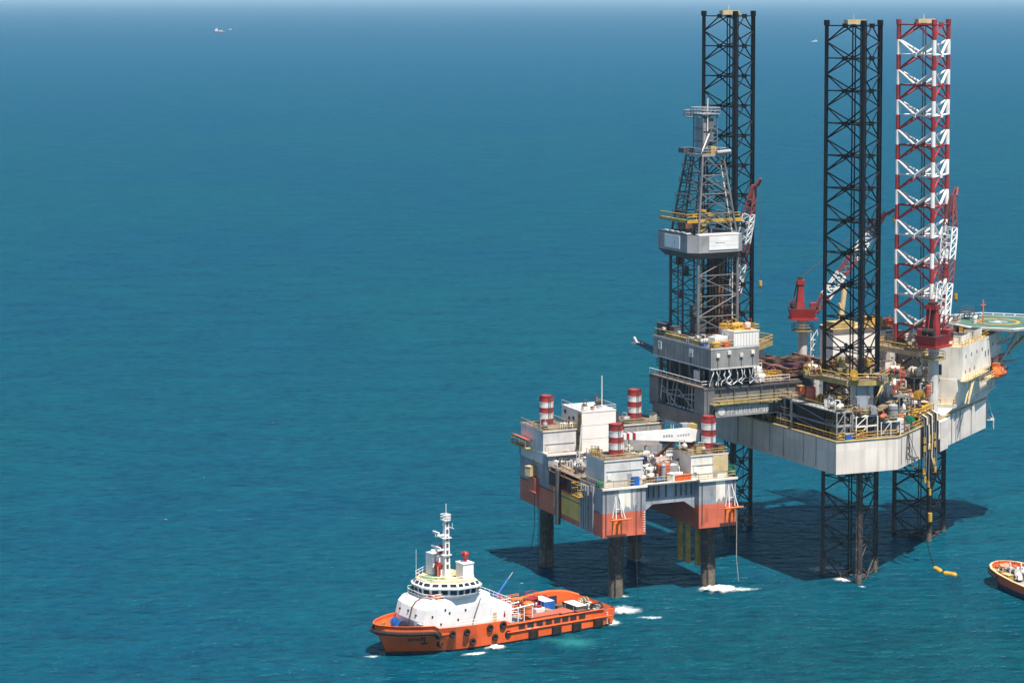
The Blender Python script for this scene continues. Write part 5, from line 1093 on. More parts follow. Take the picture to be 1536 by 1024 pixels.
for (u, z, r) in ((15.1, 3.2, .42), (12.6, 3.1, .42), (14.3, 1.6, .42), (10., 3.1, .42), (8.9, 1.4, .42), (5.6, 3.2, .42), (3.1, 3.3, .45), (4.6, 1.5, .4), (2.1, 1.7, .4)):
    k = 1 if u < 9 else 1 - .012*(u - 9)**1.5*(1.6 if z < 2.4 else .5); y = 5.9*k - (0.1 if z < 2.4 and u < 9 else 0)
    mb = MB(); n = 14
    for i in range(n):
        a, b = 2*pi*i/n, 2*pi*(i+1)/n; mb.tube((u + r*cos(a), y + .12, z + r*sin(a)), (u + r*cos(b), y + .12, z + r*sin(b)), .2, 6)
    mb.tube((u, y - .05, z), (u, y + .1, z), .3, 10); mb.build('tyre_fender', M['rubber'], hullm)
for u in (-2.8, -7.4, -11.4, -15.8): mb = MB(); mb.box(u - .9, u + .9, 5.85, 6.15, .3, 1.5, 0); mb.box(u - .7, u - .5, 6.1, 6.25, .2, 1.6, 0); mb.box(u + .5, u + .7, 6.1, 6.25, .2, 1.6, 0); mb.build('fender_block', M['rubber'], hullm)
for u in (-.6, -2.3, -4.1, -5.9, -7.6, -9.2, -10.8, -12.6): mb = MB(); mb.box(u - .62, u + .62, 5.82, 5.93, 2.1, 2.85); mb.build('bulwark_opening', M['dark'], hullm)  # dark panels on the plating paint the shaded depth of the openings
mb = MB(); mb.tube((2.4, 6., 1.9), (-18.6, 5.86, 1.75), .14, 6); mb.tube((2.4, 6., 3.15), (-17, 5.95, 3.12), .12, 6); mb.build('rubbing_strake', M['orange'], hullm)
mb = MB()
for i, (x, w) in enumerate(((19.6, .3), (19.2, .3), (18.8, .2), (18.4, .3), (18.0, .3), (17.6, .2))): mb.box(x - w/2, x + w/2, 3.72 + (19.6 - x)*.42, 3.80 + (19.6 - x)*.42, 2.55, 2.9)
mb.build('painted_name', M['dark'], hullm)
mb = MB()                                                    # high crash rail on the far side of the cargo deck
P = [(-2, 3.3), (-6, 3.6), (-8, 3.7), (-10.5, 4.0), (-13.5, 4.05), (-16, 3.8), (-18, 3.3), (-19.4, 2.8)]
for (a, za), (b, zb) in zip(P[:-1], P[1:]):
    ya = -5.85 if a > -18 else -5.85 + (-18 - a)*.4; yb = -5.85 if b > -18 else -5.85 + (-18 - b)*.4
    mb.add([(a, ya, 1.3), (b, yb, 1.3), (b, yb, zb), (a, ya, za), (a, ya + .5, 1.3), (b, yb + .5, 1.3), (b, yb + .5, zb), (a, ya + .5, za)], [(0, 1, 2, 3), (7, 6, 5, 4), (3, 2, 6, 7)], 0)
    mb.tube((a, ya + .25, za), (b, yb + .25, zb), .28, 8, 0)
mb.build('crash_rail', M['orange'], hullm)
mb = MB(); mb.box(-13.2, -15.0, -5.3, -5.2, 1.6, 3.3); mb.build('rail_doorway', M['dark'], hullm)
mb = MB(); mb.tube((-20.6, -2.2, 1.35), (-20.6, 2.2, 1.35), .5, 12); mb.build('stern_roller', M['dgrey'], hullm)
mb = MB(); mb.box(-19.3, 1.0, -4.4, 4.4, 1.32, 1.42); mb.build('timber_deck', M['wood'], hullm)
# ---- white house
mb = MB(); mb.box(16.9, 17.6, 4.05, 4.6, 2.9, 3.5, 0); mb.tube((17.2, 4.55, 3.3), (17.0, 4.35, 1.9), .12, 6, 0); mb.tube((16.5, 4.5, 2.0), (17.6, 4.2, 1.9), .14, 6, 0); mb.build('anchor', M['dark'], hullm)
mb = MB()
for i in range(6): mb.box(-17.9, -17.65, 5.72, 5.82, .5 + i*.36, .64 + i*.36)
mb.build('draught_marks', M['white'], hullm)
mb = MB(); mb.box(-3.9, -2.9, 5.93, 5.96, 1.95, 2.05); mb.box(-2.4, -1.6, 5.93, 5.96, 1.95, 2.07); mb.build('white_marking', M['white'], hullm)
mb = MB(); mb.rail([(2.9, 5.75), (8, 5.75), (12, 5.7)], 4.0, 0, .95, .035, False, 1.2); mb.build('bulwark_rail', M['shipwhite'], hullm)
mb = MB()
def hp(f, w, aft=4.6, wa=None): wa = w + .2 if wa is None else wa; return [(f - .5, w), (f, w*.55), (f, -w*.55), (f - .5, -w), (aft, -wa), (aft, wa)]
mb.prism(hp(17.7, 4.4), 3.0, 5.3, 0, 0, hp(17.8, 4.4)); mb.prism(hp(17.8, 4.4), 5.3, 7.2, 0, 0, hp(17.3, 4.4)); mb.prism(hp(17.3, 4.4), 7.2, 8.0, 0, 0, hp(16.6, 4.25)); mb.prism(hp(16.6, 4.25), 8.0, 8.45, 0, 0, hp(15.4, 3.9))
house = mb.build('bow_house', [M['shipwhite']], ship)
mb = MB(); y = 1.1; mb.path([(14.0, y - .2, 8.5), (15.5, y, 8.47), (16.7, y, 8.02), (17.4, y, 7.2), (17.95, y, 5.3), (17.85, y, 3.1)], .13, 6); mb.build('exhaust_seam', M['brown'], house)
mb = MB(); mb.path([(6.5, 4.5, 7.9), (8.0, 5.0, 5.2), (8.2, 5.0, 4.4)], .09, 6); mb.build('ladder', M['dgrey'], house)
for u, z in ((15.6, 6.1), (14, 4.7), (12.4, 6.3), (10.8, 5.0), (9.4, 6.4), (13.2, 6.9)): mb = MB(); mb.tube((u, 4.42 + (17.3 - u)*.016, z), (u, 4.5 + (17.3 - u)*.016, z), .17, 10); mb.build('porthole', M['glass'], house)
for y, z in ((-2.4, 6.3), (.2, 6.5), (2.6, 6.2)): mb = MB(); mb.tube((17.3, y, z), (17.72, y, z), .17, 10); mb.build('porthole', M['glass'], house)
mb = MB(); mb.rail([(13, 3.9), (15.3, 3.8), (16.2, 2.2), (16.2, -2.2), (15.3, -3.8), (13, -3.9)], 8.45, 0, .95, .035, False, 1.2); mb.build('handrail', M['shipwhite'], house)
mb = MB(); mb.box(.6, 4.6, -4.7, 4.75, 3.0, 6.1, 0); ah = mb.build('aft_house', M['shipwhite'], ship)
mb = MB(); mb.box(3.6, 4.3, 4.75, 4.8, 3.2, 5.2); mb.build('door', M['cream'], ah)
mb = MB(); mb.box(1.9, 2.2, 4.75, 4.82, 4.3, 4.8); mb.box(2.0, 2.1, 4.76, 4.83, 4.8, 5.2); mb.build('red_sign', M['red'], ah)
mb = MB(); mb.rail([(4.5, -4.6), (.7, -4.6), (.7, 4.6), (4.5, 4.6)], 6.1, 0, 1., .045, False, 1.3); mb.build('handrail', M['shipwhite'], ah)
mb = MB(); mb.box(5.6, 12.6, -3.2, 3.4, 7.7, 8.6, 0); mb.box(4.8, 8.4, -3.3, 4.3, 6.0, 8.6, 0)
BR0 = [(10.6 + (x - 10.6)*1.1, y*1.1) for x, y in ((7.0, 4.2), (8., 4.9), (11.2, 4.9), (14.6, 2.6), (15.2, 1.2), (15.2, -1.2), (14.6, -2.6), (11.2, -4.9), (8., -4.9), (7., -4.2), (6.4, -2), (6.4, 2))]
def sc(P, k, c=(10.6, 0)): return [(c[0] + (x-c[0])*k, c[1] + (y-c[1])*k) for x, y in P]
mb.prism(sc(BR0, .8), 8.2, 9.0, 0, None, sc(BR0, .97)); mb.prism(sc(BR0, .97), 9.0, 10.1, 0, None, BR0); mb.prism(sc(BR0, 1.05), 10.1, 10.35, 0, 0); mb.prism(sc(BR0, 1.0), 10.35, 11.05, 0, 1, sc(BR0, .9))
wh = mb.build('wheelhouse', [M['shipwhite'], M['cream']], ship)
def band(P0, P1, z0, z1, per, name):
    """window panes along the sides of a tapered ring"""
    for i in range(len(P0)):
        j = (i+1) % len(P0); L = hypot(P0[j][0]-P0[i][0], P0[j][1]-P0[i][1])
        if i == len(P0) - 2 and L < .1: continue
        n = max(1, int(L/per + .3))
        for q in range(n):
            a, b = (q + .14)/n, (q + .86)/n
            def pt(P, t): return (P[i][0] + (P[j][0]-P[i][0])*t, P[i][1] + (P[j][1]-P[i][1])*t)
            c = [(*pt(P0, a), z0), (*pt(P0, b), z0), (*pt(P1, b), z1), (*pt(P1, a), z1)]
            mx = sum(x for x, y, z in c)/4 - 10.6; my = sum(y for x, y, z in c)/4; l = hypot(mx, my); o = (mx/l*.03, my/l*.03)
            o = ((P0[j][1]-P0[i][1])/L*.035, -(P0[j][0]-P0[i][0])/L*.035)
            if o[0]*mx + o[1]*my < 0: o = (-o[0], -o[1])
            mb = MB(); f = [(x + o[0], y + o[1], z) for x, y, z in c]; k = [(x - o[0], y - o[1], z) for x, y, z in c]
            mb.add(f + k, [(0, 1, 2, 3), (7, 6, 5, 4), (0, 4, 5, 1), (1, 5, 6, 2), (2, 6, 7, 3), (3, 7, 4, 0)], 0); mb.build(name, M['glass'], wh)
band(sc(BR0, .975), sc(BR0, .993), 9.2, 9.92, 1.25, 'window'); band(sc(BR0, .985), sc(BR0, .925), 10.45, 10.9, 1.25, 'roof_window')
mb = MB(); mb.box(11.2, 14.2, -2.4, 1.6, 11.06, 11.1); mb.build('green_roof_deck', M['shipgreen'], wh)
mb = MB(); mb.rail(sc(BR0, .9)[1:10], 11.05, 0, .95, .04, False, 1.4); mb.build('handrail', M['shipwhite'], wh)
mb = MB(); mb.tube((12.6, 1.2, 11.05), (12.6, 1.2, 13.2), .07, 6); mb.tube((12.6, 1.2, 11.05), (12.6, 1.2, 11.4), .3, 8); mb.build('compass_post', M['cream'], wh)
mb = MB(); mb.tube((14.2, -3, 11.), (14.2, -3, 15.4), .035, 5); mb.build('whip_aerial', M['shipwhite'], wh)
mb = MB(); mb.box(7.4, 9.4, 1.6, 3.8, 11.0, 13.6); mb.box(7.3, 9.5, 1.5, 3.9, 13.6, 13.75); mb.build('funnel', M['shipwhite'], ship)
mb = MB(); mb.box(10.2, 12.0, -3.6, -1.6, 11.0, 14.6); mb.tube((11.1, -2.6, 14.6), (11.1, -2.6, 15.0), .5, 10); mb.build('funnel', M['shipwhite'], ship)
def monitor(p):
    mb = MB(); mb.tube(p, (p[0], p[1], p[2] + .7), .3, 8, 0); mb.ball((p[0], p[1], p[2] + 1.1), .62, 0, 10, 7); mb.tube((p[0], p[1], p[2] + 1.2), (p[0] + 1.0, p[1] + .5, p[2] + 1.7), .2, 8, 0); mb.build('fire_monitor', [M['red'], M['dark']], ship)
monitor((8.2, 2.6, 13.75)); monitor((10.8, -.9, 14.4))
mb = MB(); mb.box(10.2, 11.4, -1.4, -.4, 11.05, 14.4, 1); mb.tube((10.8, -.8, 12.6), (11.9, -.4, 12.8), .5, 10, 0); mb.box(11.2, 11.7, -1.2, -.2, 11.3, 13.4, 0); mb.build('monitor_base', [M['red'], M['shipwhite']], ship)
mb = MB(); mb.prism([(9.75, -.48), (10.85, -.48), (10.85, .48), (9.75, .48)], 11.0, 20.6, 0, None, [(9.95, -.34), (10.65, -.34), (10.65, .34), (9.95, .34)])
for z in (14.6, 17.4): mb.box(9.6, 11.2, -.6, .7, z, z + .1, 0)
mb.box(9.8, 11.0, -.6, .65, 20.3, 20.4, 0); mb.box(9.7, 10.6, -.3, .5, 20.4, 21.2, 0); mb.tube((10.3, 0, 21.2), (10.3, 0, 23.0), .06, 5, 0)
mast = mb.build('mast', [M['shipwhite']], ship)
for k in range(7): mb = MB(); mb.box(10.1, 10.5, .40, .50 - .019*k, 12.4 + k*1.15, 13.1 + k*1.15); mb.build('ladder_opening', M['dgrey'], mast)
mb = MB(); mb.rail([(9.8, .65), (11., .65), (11., -.6), (9.8, -.6)], 20.4, 0, .9, .045, True, .6); mb.build('handrail', M['shipwhite'], mast)
for z, L in ((15.4, 2.7), (17.8, 1.8)): mb = MB(); mb.box(10.7, 12.2, -.15, .15, z, z + .25); mb.tube((12.2, 0, z), (12.2, 0, z + .55), .2, 8); mb.box(12.05, 12.35, -L/2, L/2, z + .55, z + .85); mb.build('radar_scanner', M['shipwhite'], mast)
mb = MB(); mb.tube((9.9, -1.8, 19.2), (9.9, 1.8, 19.2), .05, 5); mb.tube((9.9, 1.3, 19.2), (9.9, 1.3, 20.), .05, 5); mb.build('signal_yard', M['shipwhite'], mast)
# foredeck
gear('winch', ship, (19.2, -.6, 3.3), 1.4, 'blue', 'navy', 'blue anchor windlass', w=2.4, r=.8)
gear('winch', ship, (19.4, 2.0, 3.3), 1.2, 'dark', 'dgrey', w=1.6, r=.8)
mb = MB(); 
for y in (3.2, 3.9): mb.tube((17.3, y, 3.3), (17.3, y, 5.0), .3, 10); mb.tube((17.3, y, 5.0), (17.3, y, 5.1), .4, 10)
mb.build('mooring_bitts', M['shipwhite'], ship)
for u, y in ((21.4, -1), (20.4, -2.8), (21.6, 1.2)): mb = MB(); mb.box(u - .35, u + .35, y - .2, y + .2, 3.3, 3.6); mb.tube((u - .2, y, 3.6), (u - .2, y, 4.3), .15, 8); mb.tube((u + .2, y, 3.6), (u + .2, y, 4.3), .15, 8); mb.build('mooring_bollard', M['dullyellow'], ship)
for u, y, z, c in ((13.6, 3.5, 8.47, 'orangeboat'), (10.6, 3.7, 8.47, 'orangeboat')): mb = MB(); mb.tube((u - .7, y - .3, z + .45), (u + .7, y - .3, z + .45), .42, 12); mb.box(u - .6, u + .6, y - .6, y, z - .05, z + .12); mb.build('life_raft_canister', M[c], ship)
gear('locker', ship, (14.6, 2.6, 8.47), .3, 'salmon', 'red', L=1.0, w=.6, h=.7)
gear('pump', ship, (14.8, -2.6, 8.47), .3, 'brown', 'green', L=1.8); gear('locker', ship, (13.4, -3.4, 8.47), .2, 'orangeboat', 'salmon', L=1.4, w=.9, h=.9)
mb = MB(); mb.tube((.6, 4.6, 5.2), (-3.6, 4.9, 5.6), .13, 6)
for u in (-.6, -1.8, -3.4): mb.tube((u, 4.75, 3.0 if u > 0 else 1.4), (u, 4.75, 5.4), .1, 6)
mb.build('pipe_rail', M['shipwhite'], ship)
for (u, v, k, c, d, kw) in ((-.9, 3.0, 'generator', 'lgrey', 'dgrey', dict(L=1.8, w=1.4, h=2.4)), (-1.2, .6, 'winch', 'dgrey', 'green', {}), (-2.6, 3.6, 'valve_manifold', 'grey', 'brown', dict(L=2)), (-3, -1, 'winch', 'dgrey', 'dark', dict(w=2.6, r=1.)), (.2, -2, 'tank', 'green', 'dgrey', dict(r=.7, h=2.4)), (-4.4, 2.6, 'locker', 'salmon', 'orange', dict(L=1.2, w=.8, h=1))): gear(k, ship, (u, v, 1.43), .1, c, d, **kw)
mb = MB(); mb.tube((-2., -4.2, 1.4), (-2., -4.2, 4.6), .4, 10, 0); mb.box(-2.5, -1.5, -4.7, -3.7, 4.6, 5.5, 0); mb.tube((-2., -4.2, 5.0), (-4.4, -4.0, 7.9), .2, 6, 0); mb.tube((-4.4, -4., 7.9), (-5.2, -3.9, 8.9), .1, 6, 1); mb.build('deck_crane', [M['blue'], M['bluegrey']], ship)
mb = MB(); mb.box(-8.8, .3, -4.1, 2.9, 2.35, 2.5)
for u in (-8.6, -5.6, -2.6, .1):
    for v in (-3.9, 2.7): mb.box(u - .1, u + .1, v - .1, v + .1, 1.42, 2.35)
mb.build('raised_grating', M['dgrey'], ship)
rr = random.Random(9)
for i in range(20):
    u, v = rr.uniform(-8.4, .2), rr.uniform(-3.8, 2.8)
    gear(rr.choice(['locker', 'pump', 'valve_manifold', 'tank']), ship, (u, v, 2.55), rr.choice((0, .6, 1.57)), rr.choice(['red', 'white', 'salmon', 'orangeboat', 'grey', 'red']), rr.choice(['dgrey', 'brown', 'white']), **(dict(L=1.3, w=.9, h=1.2) if False else {}))
for (u, v, k, c, d, kw) in ((-8.0, -2.6, 'equipment_frame', 'red', 'orange', dict(L=1.8, w=1.4, h=1.7)), (-3.4, -2.9, 'winch', 'orangeboat', 'salmon', dict(w=1.8, r=.9)), (-1.4, -3.2, 'equipment_frame', 'orange', 'red', dict(L=1.6, w=1.4, h=1.8)), (-6.6, 1.6, 'generator', 'white', 'red', dict(L=2, w=1.3, h=1.3)), (-4.6, -.6, 'winch', 'red', 'white', dict(w=1.5, r=.8)), (-1.2, 1.8, 'generator', 'lgrey', 'salmon', dict(L=1.8, w=1.2, h=1.4))): gear(k, ship, (u, v, 2.55), .2, c, d, **kw)
for (u, v, k, c, d, kw) in ((-12.6, -1.2, 'locker', 'wood', 'brown', dict(L=1.4, w=1.4, h=1.4)), (-12.4, -4.6, 'tank', 'white', 'red', dict(r=.6, h=1.8)), (-16.6, 3.4, 'pump', 'grey', 'brown', dict(L=2.2)), (-17.8, 2.6, 'winch', 'dgrey', 'brown', dict(w=1.6, r=.8)), (-18.4, -2.2, 'winch', 'cream', 'dgrey', dict(w=1.4, r=.7)), (-13.4, 4.2, 'locker', 'salmon', 'brown', dict(L=1.8, w=1, h=1.5)), (-8.6, 1.4, 'locker', 'cream', 'wood', dict(L=1.2, w=1.8, h=1.7)), (-15.6, -3.4, 'locker', 'wood', 'wood', dict(L=3, w=2, h=.5))): gear(k, ship, (u, v, 1.43), .15, c, d, **kw)
# cargo standing on the aft deck (things of their own)
z = 1.44
cargo('cargo_container', g_container, SHP, (-10.4, -2.6, z), 0, ['blue', 'tarp'], 'blue container with a white roof on the aft deck of the orange supply vessel', 'container', None, L=2.3, w=4.0, h=2.5)
cargo('cargo_container', g_container, SHP, (-14.4, 1.2, z), 0, ['dgrey', 'tarp'], 'dark grey container with a pale roof near the stern of the supply vessel', 'container', None, L=2.4, w=4.2, h=2.0)
cargo('cargo_skip', g_locker, SHP, (-5.8, 4.0, z), 0, ['salmon', 'salmon'], 'long faded red lidded skip against the near bulwark of the supply vessel', 'skip', None, L=5.6, w=1.9, h=1.9)
cargo('cargo_skip', g_locker, SHP, (-10.6, 3.0, z), .1, ['salmon', 'salmon'], 'shorter faded red skip between the long skip and the dark container', 'skip', None, L=2.6, w=2.8, h=1.6)
cargo('red_reel', g_winch, SHP, (-7.2, -1.6, z), .4, ['red', 'white'], 'red hose reel beside the blue container on the ship deck', 'reel', None, w=2.2, r=.9)
cargo('red_pump_skid', g_pump, SHP, (-5.6, .6, z), 1.3, ['red', 'brown'], 'red pump skid in the middle of the ship deck', 'pump', None, L=3.)
cargo('tarp_bundle', g_basket, SHP, (-17.8, -.9, z), .3, ['tarp', 'blue'], 'blue and white bundle in a frame near the stern of the supply vessel', 'bundle', None, L=1.8, w=1.6, h=1.2)
cargo('pallet_load', g_locker, SHP, (-17.0, -4.0, z), 0, ['cream', 'wood'], 'yellowish pallet load at the far stern corner of the supply vessel', 'pallet', None, L=2.4, w=1.6, h=.7)
def enclosed_boat(mb, L, w, h, c=0, d=1, cab=True):
    n = 10; R = []
    for i in range(n + 1):
        t = i/n; k = max(.12, (1 - abs(2*t - 1)**2.6)**.6); R.append((L*(t - .5), w/2*k, .25*h*(1 - k)))
    prof = [(0, 0), (.7, .12), (1, .42), (.92, .62), (.62, .92), (0, 1.)]
    V = []
    for (x, b, lift) in R:
        V.append([(x, b*a, lift + (h - lift*1.6)*q) for a, q in prof] + [(x, -b*a, lift + (h - lift*1.6)*q) for a, q in prof[::-1][1:-1]])
    m = len(V[0])
    for a, b in zip(V[:-1], V[1:]):
        for j in range(m): mb.add([a[j], b[j], b[(j+1) % m], a[(j+1) % m]], [(0, 1, 2, 3)], c, True)
    mb.add(V[0], [tuple(range(m))], c); mb.add(V[-1], [tuple(range(m))[::-1]], c)
    if cab:
        mb.box(-L*.38, -L*.2, -w*.22, w*.22, h*.86, h*1.22, c); mb.box(-L*.205, -L*.195, -w*.18, w*.18, h*.98, h*1.16, d)
        for s in (-1, 1):
            for q in (-.1, .08, .24): mb.box(L*q - .25, L*q + .25, s*w*.415, s*w*.46, h*.64, h*.74, d)
        mb.tube((-L*.5, 0, .25*h), (L*.5, 0, .25*h), .06, 5, d)
mb = MB(); enclosed_boat(mb, 4.6, 1.8, 1.3, 0, 1, False); mb.rail([(-1.6, -.6), (1.6, -.6)], 1.2, 0, .5, .05)
rb = mb.build('rescue_boat', [M['orangeboat'], M['dgrey']], None, SHP(-5.6, -4.6, 3.0), SHP.a); tag(rb, 'open orange rescue boat in its cradle beside the blue deck crane of the supply vessel', 'rescue boat')
mb = MB()
for u in (-4.4, -6.8): mb = MB(); mb.box(u - .12, u + .12, -5.3, -3.9, 1.44, 3.1); mb.build('boat_cradle', M['orange'], ship)
# ================================================================== the tug cut by the right edge
TUG = Frame(93.4, 417.2, 112); tug = empty('harbour_tug', TUG(0, 0, 0), TUG.a)
tag(tug, 'orange tug with broad rounded cream-railed bow, partly cut off at the right edge', 'tug')
T0 = [(-12, 4.4, 4, -11.6, 2.3, 1.2), (-8, 4.9, 4.6, -8, 2.3, 1.2), (2, 5., 4.6, 2, 2.5, 1.3), (7, 4.8, 4.2, 6.6, 2.8, 1.5), (10, 4.2, 3.2, 9.2, 3.0, 1.6), (12, 3.1, 2., 10.8, 3.15, 1.7), (13.1, 1.9, .9, 11.7, 3.2, 1.7), (13.7, .7, .3, 12.1, 3.2, 1.7), (13.9, .1, .05, 12.2, 3.2, 1.7)]
th = boat_hull(T0, tug, [M['orange'], M['navy'], M['grey'], M['cream']], .9, 'hull', .55, 3, 2)
mb = MB()
for s in (1, -1): mb.path([(u + .1, (bt + .05)*s, zt - .75) for (u, bt, bw, uw, zt, zd) in T0[3:]], .26, 8)
mb.build('bow_fender', M['rubber'], th)
mb = MB(); mb.box(-10, -2.6, -3, 3, 1.3, 4.2, 0); mb.box(-9, -4, -2.2, 2.2, 4.2, 6.8, 0, 1); mb.box(-4.02, -3.97, -2, 2, 5.2, 6.3, 2); mb.box(-8.5, -4.5, 2.18, 2.23, 5.2, 6.3, 2); mb.build('tug_house', [M['housewhite'], M['cream'], M['glass']], tug)
gear('winch', tug, (7.4, 1.2, 1.55), .2, 'lgrey', 'dgrey', w=2.4, r=.8); gear('valve_manifold', tug, (9.6, 1.8, 1.65), .4, 'tarp', 'dgrey', L=2.4); gear('locker', tug, (6.0, 3.2, 1.5), .1, 'yellow', 'cream', L=1.8, w=1.2, h=1.2); gear('pump', tug, (9.2, -1.2, 1.65), .9, 'lgrey', 'dgrey'); gear('tank', tug, (5.2, -1.2, 1.5), .1, 'cream', 'dgrey', r=.7, h=1.4)
for i in range(10): gear(('locker', 'pump', 'valve_manifold', 'tank', 'winch')[i % 5], tug, (5.4 + (i*1.7) % 6.2, -2.6 + (i*2.3) % 5.6, 1.66), i*.7, ('cream', 'yellow', 'tarp', 'lgrey', 'orangeboat')[(i*3) % 5], ('dgrey', 'brown')[i % 2], **(dict(L=1.2, w=.8, h=.9) if i % 5 == 0 else dict(r=.4, h=1.2) if i % 5 == 3 else dict(w=1.2, r=.5) if i % 5 == 4 else dict(L=1.6)))
for u, v in ((11.2, .8), (8.4, 3.4), (11, -1.6)): mb = MB(); mb.tube((u, v, 1.6), (u, v, 2.7), .16, 8); mb.tube((u - .4, v, 2.3), (u + .4, v, 2.3), .1, 6); mb.build('mooring_bollard', M['brown'], tug)
# ================================================================== lifeboat, hoses, cargo on the rig
mb = MB(); enclosed_boat(mb, 7.2, 2.8, 2.7)
lb = mb.build('lifeboat', [M['orangeboat'], M['dark']], None, RIG(35.4, -5.4, 30.6), RIG.a + RAD(36)); tag(lb, 'orange enclosed lifeboat hanging at the side of the white living quarters', 'lifeboat')
for t in (20.4, 25.2):
    mb = MB(); a = on_face(t, 30.4, .0); b = on_face(t, 34.6, .2); c = on_face(t, 35.2, 2.2); mb.tube(a, b, .16, 6); mb.tube(b, c, .16, 6); mb.tube(c, (c[0], c[1], 33), .05, 4); mb.build('lifeboat_davit', M['salmon'], acc)
HS = [('yellow_hose', 'yellow', .13, ['hose with yellow floats furthest left in the bundle at the hull side', 'hose with yellow floats hanging lowest in the middle of the bundle', 'hose with yellow floats furthest right, beside the crane pedestal']),
      ('black_hose', 'rubber', .16, ['black hose just right of the leftmost hose with floats', 'black hose hanging lowest of the black ones in the bundle', 'black hose next to the crane pedestal footing']),
      ('pale_hose', 'accom', .13, ['pale grey hose at the left of the hanging hose bundle', 'pale grey hose in the middle of the hanging hose bundle', 'pale grey hose at the right of the hanging hose bundle'])]
rr = random.Random(17); slot = 0
for nm, mt, r, labs in HS:
    for i, lb_ in enumerate(labs):
        k = (.06, .42, .78)[i] + {'yellow_hose': .0, 'black_hose': .11, 'pale_hose': .22}[nm]*.95
        u = 2.3 + 6.2*k; v = -24.95 + 4.05*k; lo = (19.0, 16.2, 20.0)[i] + {'yellow_hose': -1.2, 'black_hose': 2, 'pale_hose': 3.4}[nm]
        P = [RIG(u - .3, v + 1.6, 28.9), RIG(u, v - .35, 28.3), RIG(u + .05, v - .5, 24), RIG(u - .1, v - .5, lo + 1), RIG(u + .15, v - .6, lo), RIG(u + .42, v - .5, lo + .9), RIG(u + .5, v - .45, 23.5), RIG(u + .45, v - .35, 27)]
        if i == 1: P = P[:5]
        mb = MB(); mb.path(P, r, 7)
        if nm == 'yellow_hose':
            for q in range(4): c = P[2 + q % 3]; mb.tube((c[0], c[1], c[2] - .2 - q*.5), (c[0], c[1], c[2] + .9 - q*.5), r*2.0, 8, 1)
        tag(mb.build(nm, [M['mid'] if nm == 'yellow_hose' else M[mt], M['yellow']], None), lb_, 'hose', 'hoses hanging at the hull side')
P = RIG(7.6, -20.6, 24); mb = MB(); mb.tube((P[0], P[1], 24), (P[0], P[1], 9.6), .05, 4, 1); mb.tube((P[0], P[1], 9.6), (P[0], P[1], 8.), .42, 10, 0)
tag(mb.build('hanging_float', [M['yellow'], M['dark']], None), 'yellow float on a line below the hose bundle, hanging clear of the water', 'float')
for i, (P, r, lab) in enumerate((([RIG(-20.3, 0, 21.2), RIG(-20.3, 0, 13)], .07, 'dark rope hanging under the stern edge of the white hull'), ([on_face(16, 28, .6), on_face(16, 17, .6)], .05, 'thin line hanging below the living quarters'))): rope('dangling_rope', P, r, 'dark', lab, 'rope')
# loose cargo on the rig
d = HZ1 + .02
cargo('green_reel', g_winch, RIG, (-2.6, -26.6, d), .5, ['green', 'dgrey'], 'dark green cable reel at the front deck edge of the white rig', 'reel', None, w=1.2, r=1.1)
cargo('green_reel', g_winch, RIG, (-.6, -25.2, d), 1.2, ['green', 'green'], 'bright green cable reel right beside the dark green one', 'reel', None, w=.9, r=.9)
cargo('red_pipe', g_pipes, RIG, (-5.2, -28.6, d), .42, ['purple', 'dgrey'], 'maroon pipes lying at the front deck edge left of the green reels', 'pipes', None, L=4.6, n=3, r=.2)
cargo('blue_tarpaulin', g_locker, RIG, (-17.4, -29.6, d), .1, ['blue', 'bluegrey'], 'light blue covered box at the front corner of the rig deck', 'box', None, L=1.6, w=1.2, h=.9)
cargo('orange_gas_rack', g_basket, RIG, (-15., -29.7, d), .1, ['yellow', 'orange'], 'yellow rack with orange bottles at the front corner of the rig deck', 'rack', None, L=2.4, w=1.4, h=1.5)
cargo('yellow_gas_rack', g_basket, RIG, (-18.9, -29.2, d), 1.5, ['dullyellow', 'yellow'], 'small yellow bottle rack by the hull corner below the near leg', 'rack', None, L=1.8, w=1.2, h=1.3)
cargo('grey_container', g_container, RIG, (-5.4, -25.6, d), .3, ['grey', 'dgrey'], 'grey cargo container at the foot of the near leg', 'container', None, L=3, w=2.2, h=2.3)
cargo('white_container', g_container, RIG, (-14.6, -16.9, d), 1.57, ['accom', 'lgrey'], 'white container standing between the near leg and the dark machinery deck', 'container', None, L=3.4, w=2.3, h=2.4)
cargo('tool_basket', g_basket, RIG, (-8.8, -7.6, 35.5), .2, ['yellow', 'brown'], 'yellow tool basket on the pipe deck behind the drill floor', 'basket', None, L=3.6, w=1.6, h=1.2)
cargo('orange_tool_box', g_locker, RIG, (-5.0, -8.4, 35.5), 0, ['orange', 'salmon'], 'upright orange tool box at the right end of the pipe deck', 'tool box', None, L=1.2, w=1, h=2.2)
cargo('green_tool_box', g_locker, RIG, (-12., -13., 32.22), 0, ['green', 'green'], 'low green box on top of the machinery deck', 'tool box', None, L=2.2, w=1.1, h=.8)
cargo('drill_pipes', g_pipes, RIG, (-10.5, -3.4, 35.5), 0, ['purple', 'dgrey'], 'maroon drill pipes stacked nearest on the pipe deck', 'pipes', 'drill pipe stacks on the pipe deck', L=12.5, n=9, r=.17)
cargo('drill_pipes', g_pipes, RIG, (-10.0, 2.8, 35.5), 0, ['brown', 'dgrey'], 'rust brown drill pipes stacked behind the maroon ones', 'pipes', 'drill pipe stacks on the pipe deck', L=12, n=9, r=.2)
cargo('yellow_pipe_basket', g_basket, RIG, (-19.5, -7.6, 34.78), 0, ['yellow', 'yellow'], 'yellow basket on the cantilever just right of the drill floor', 'basket', None, L=4, w=1.8, h=1.4)
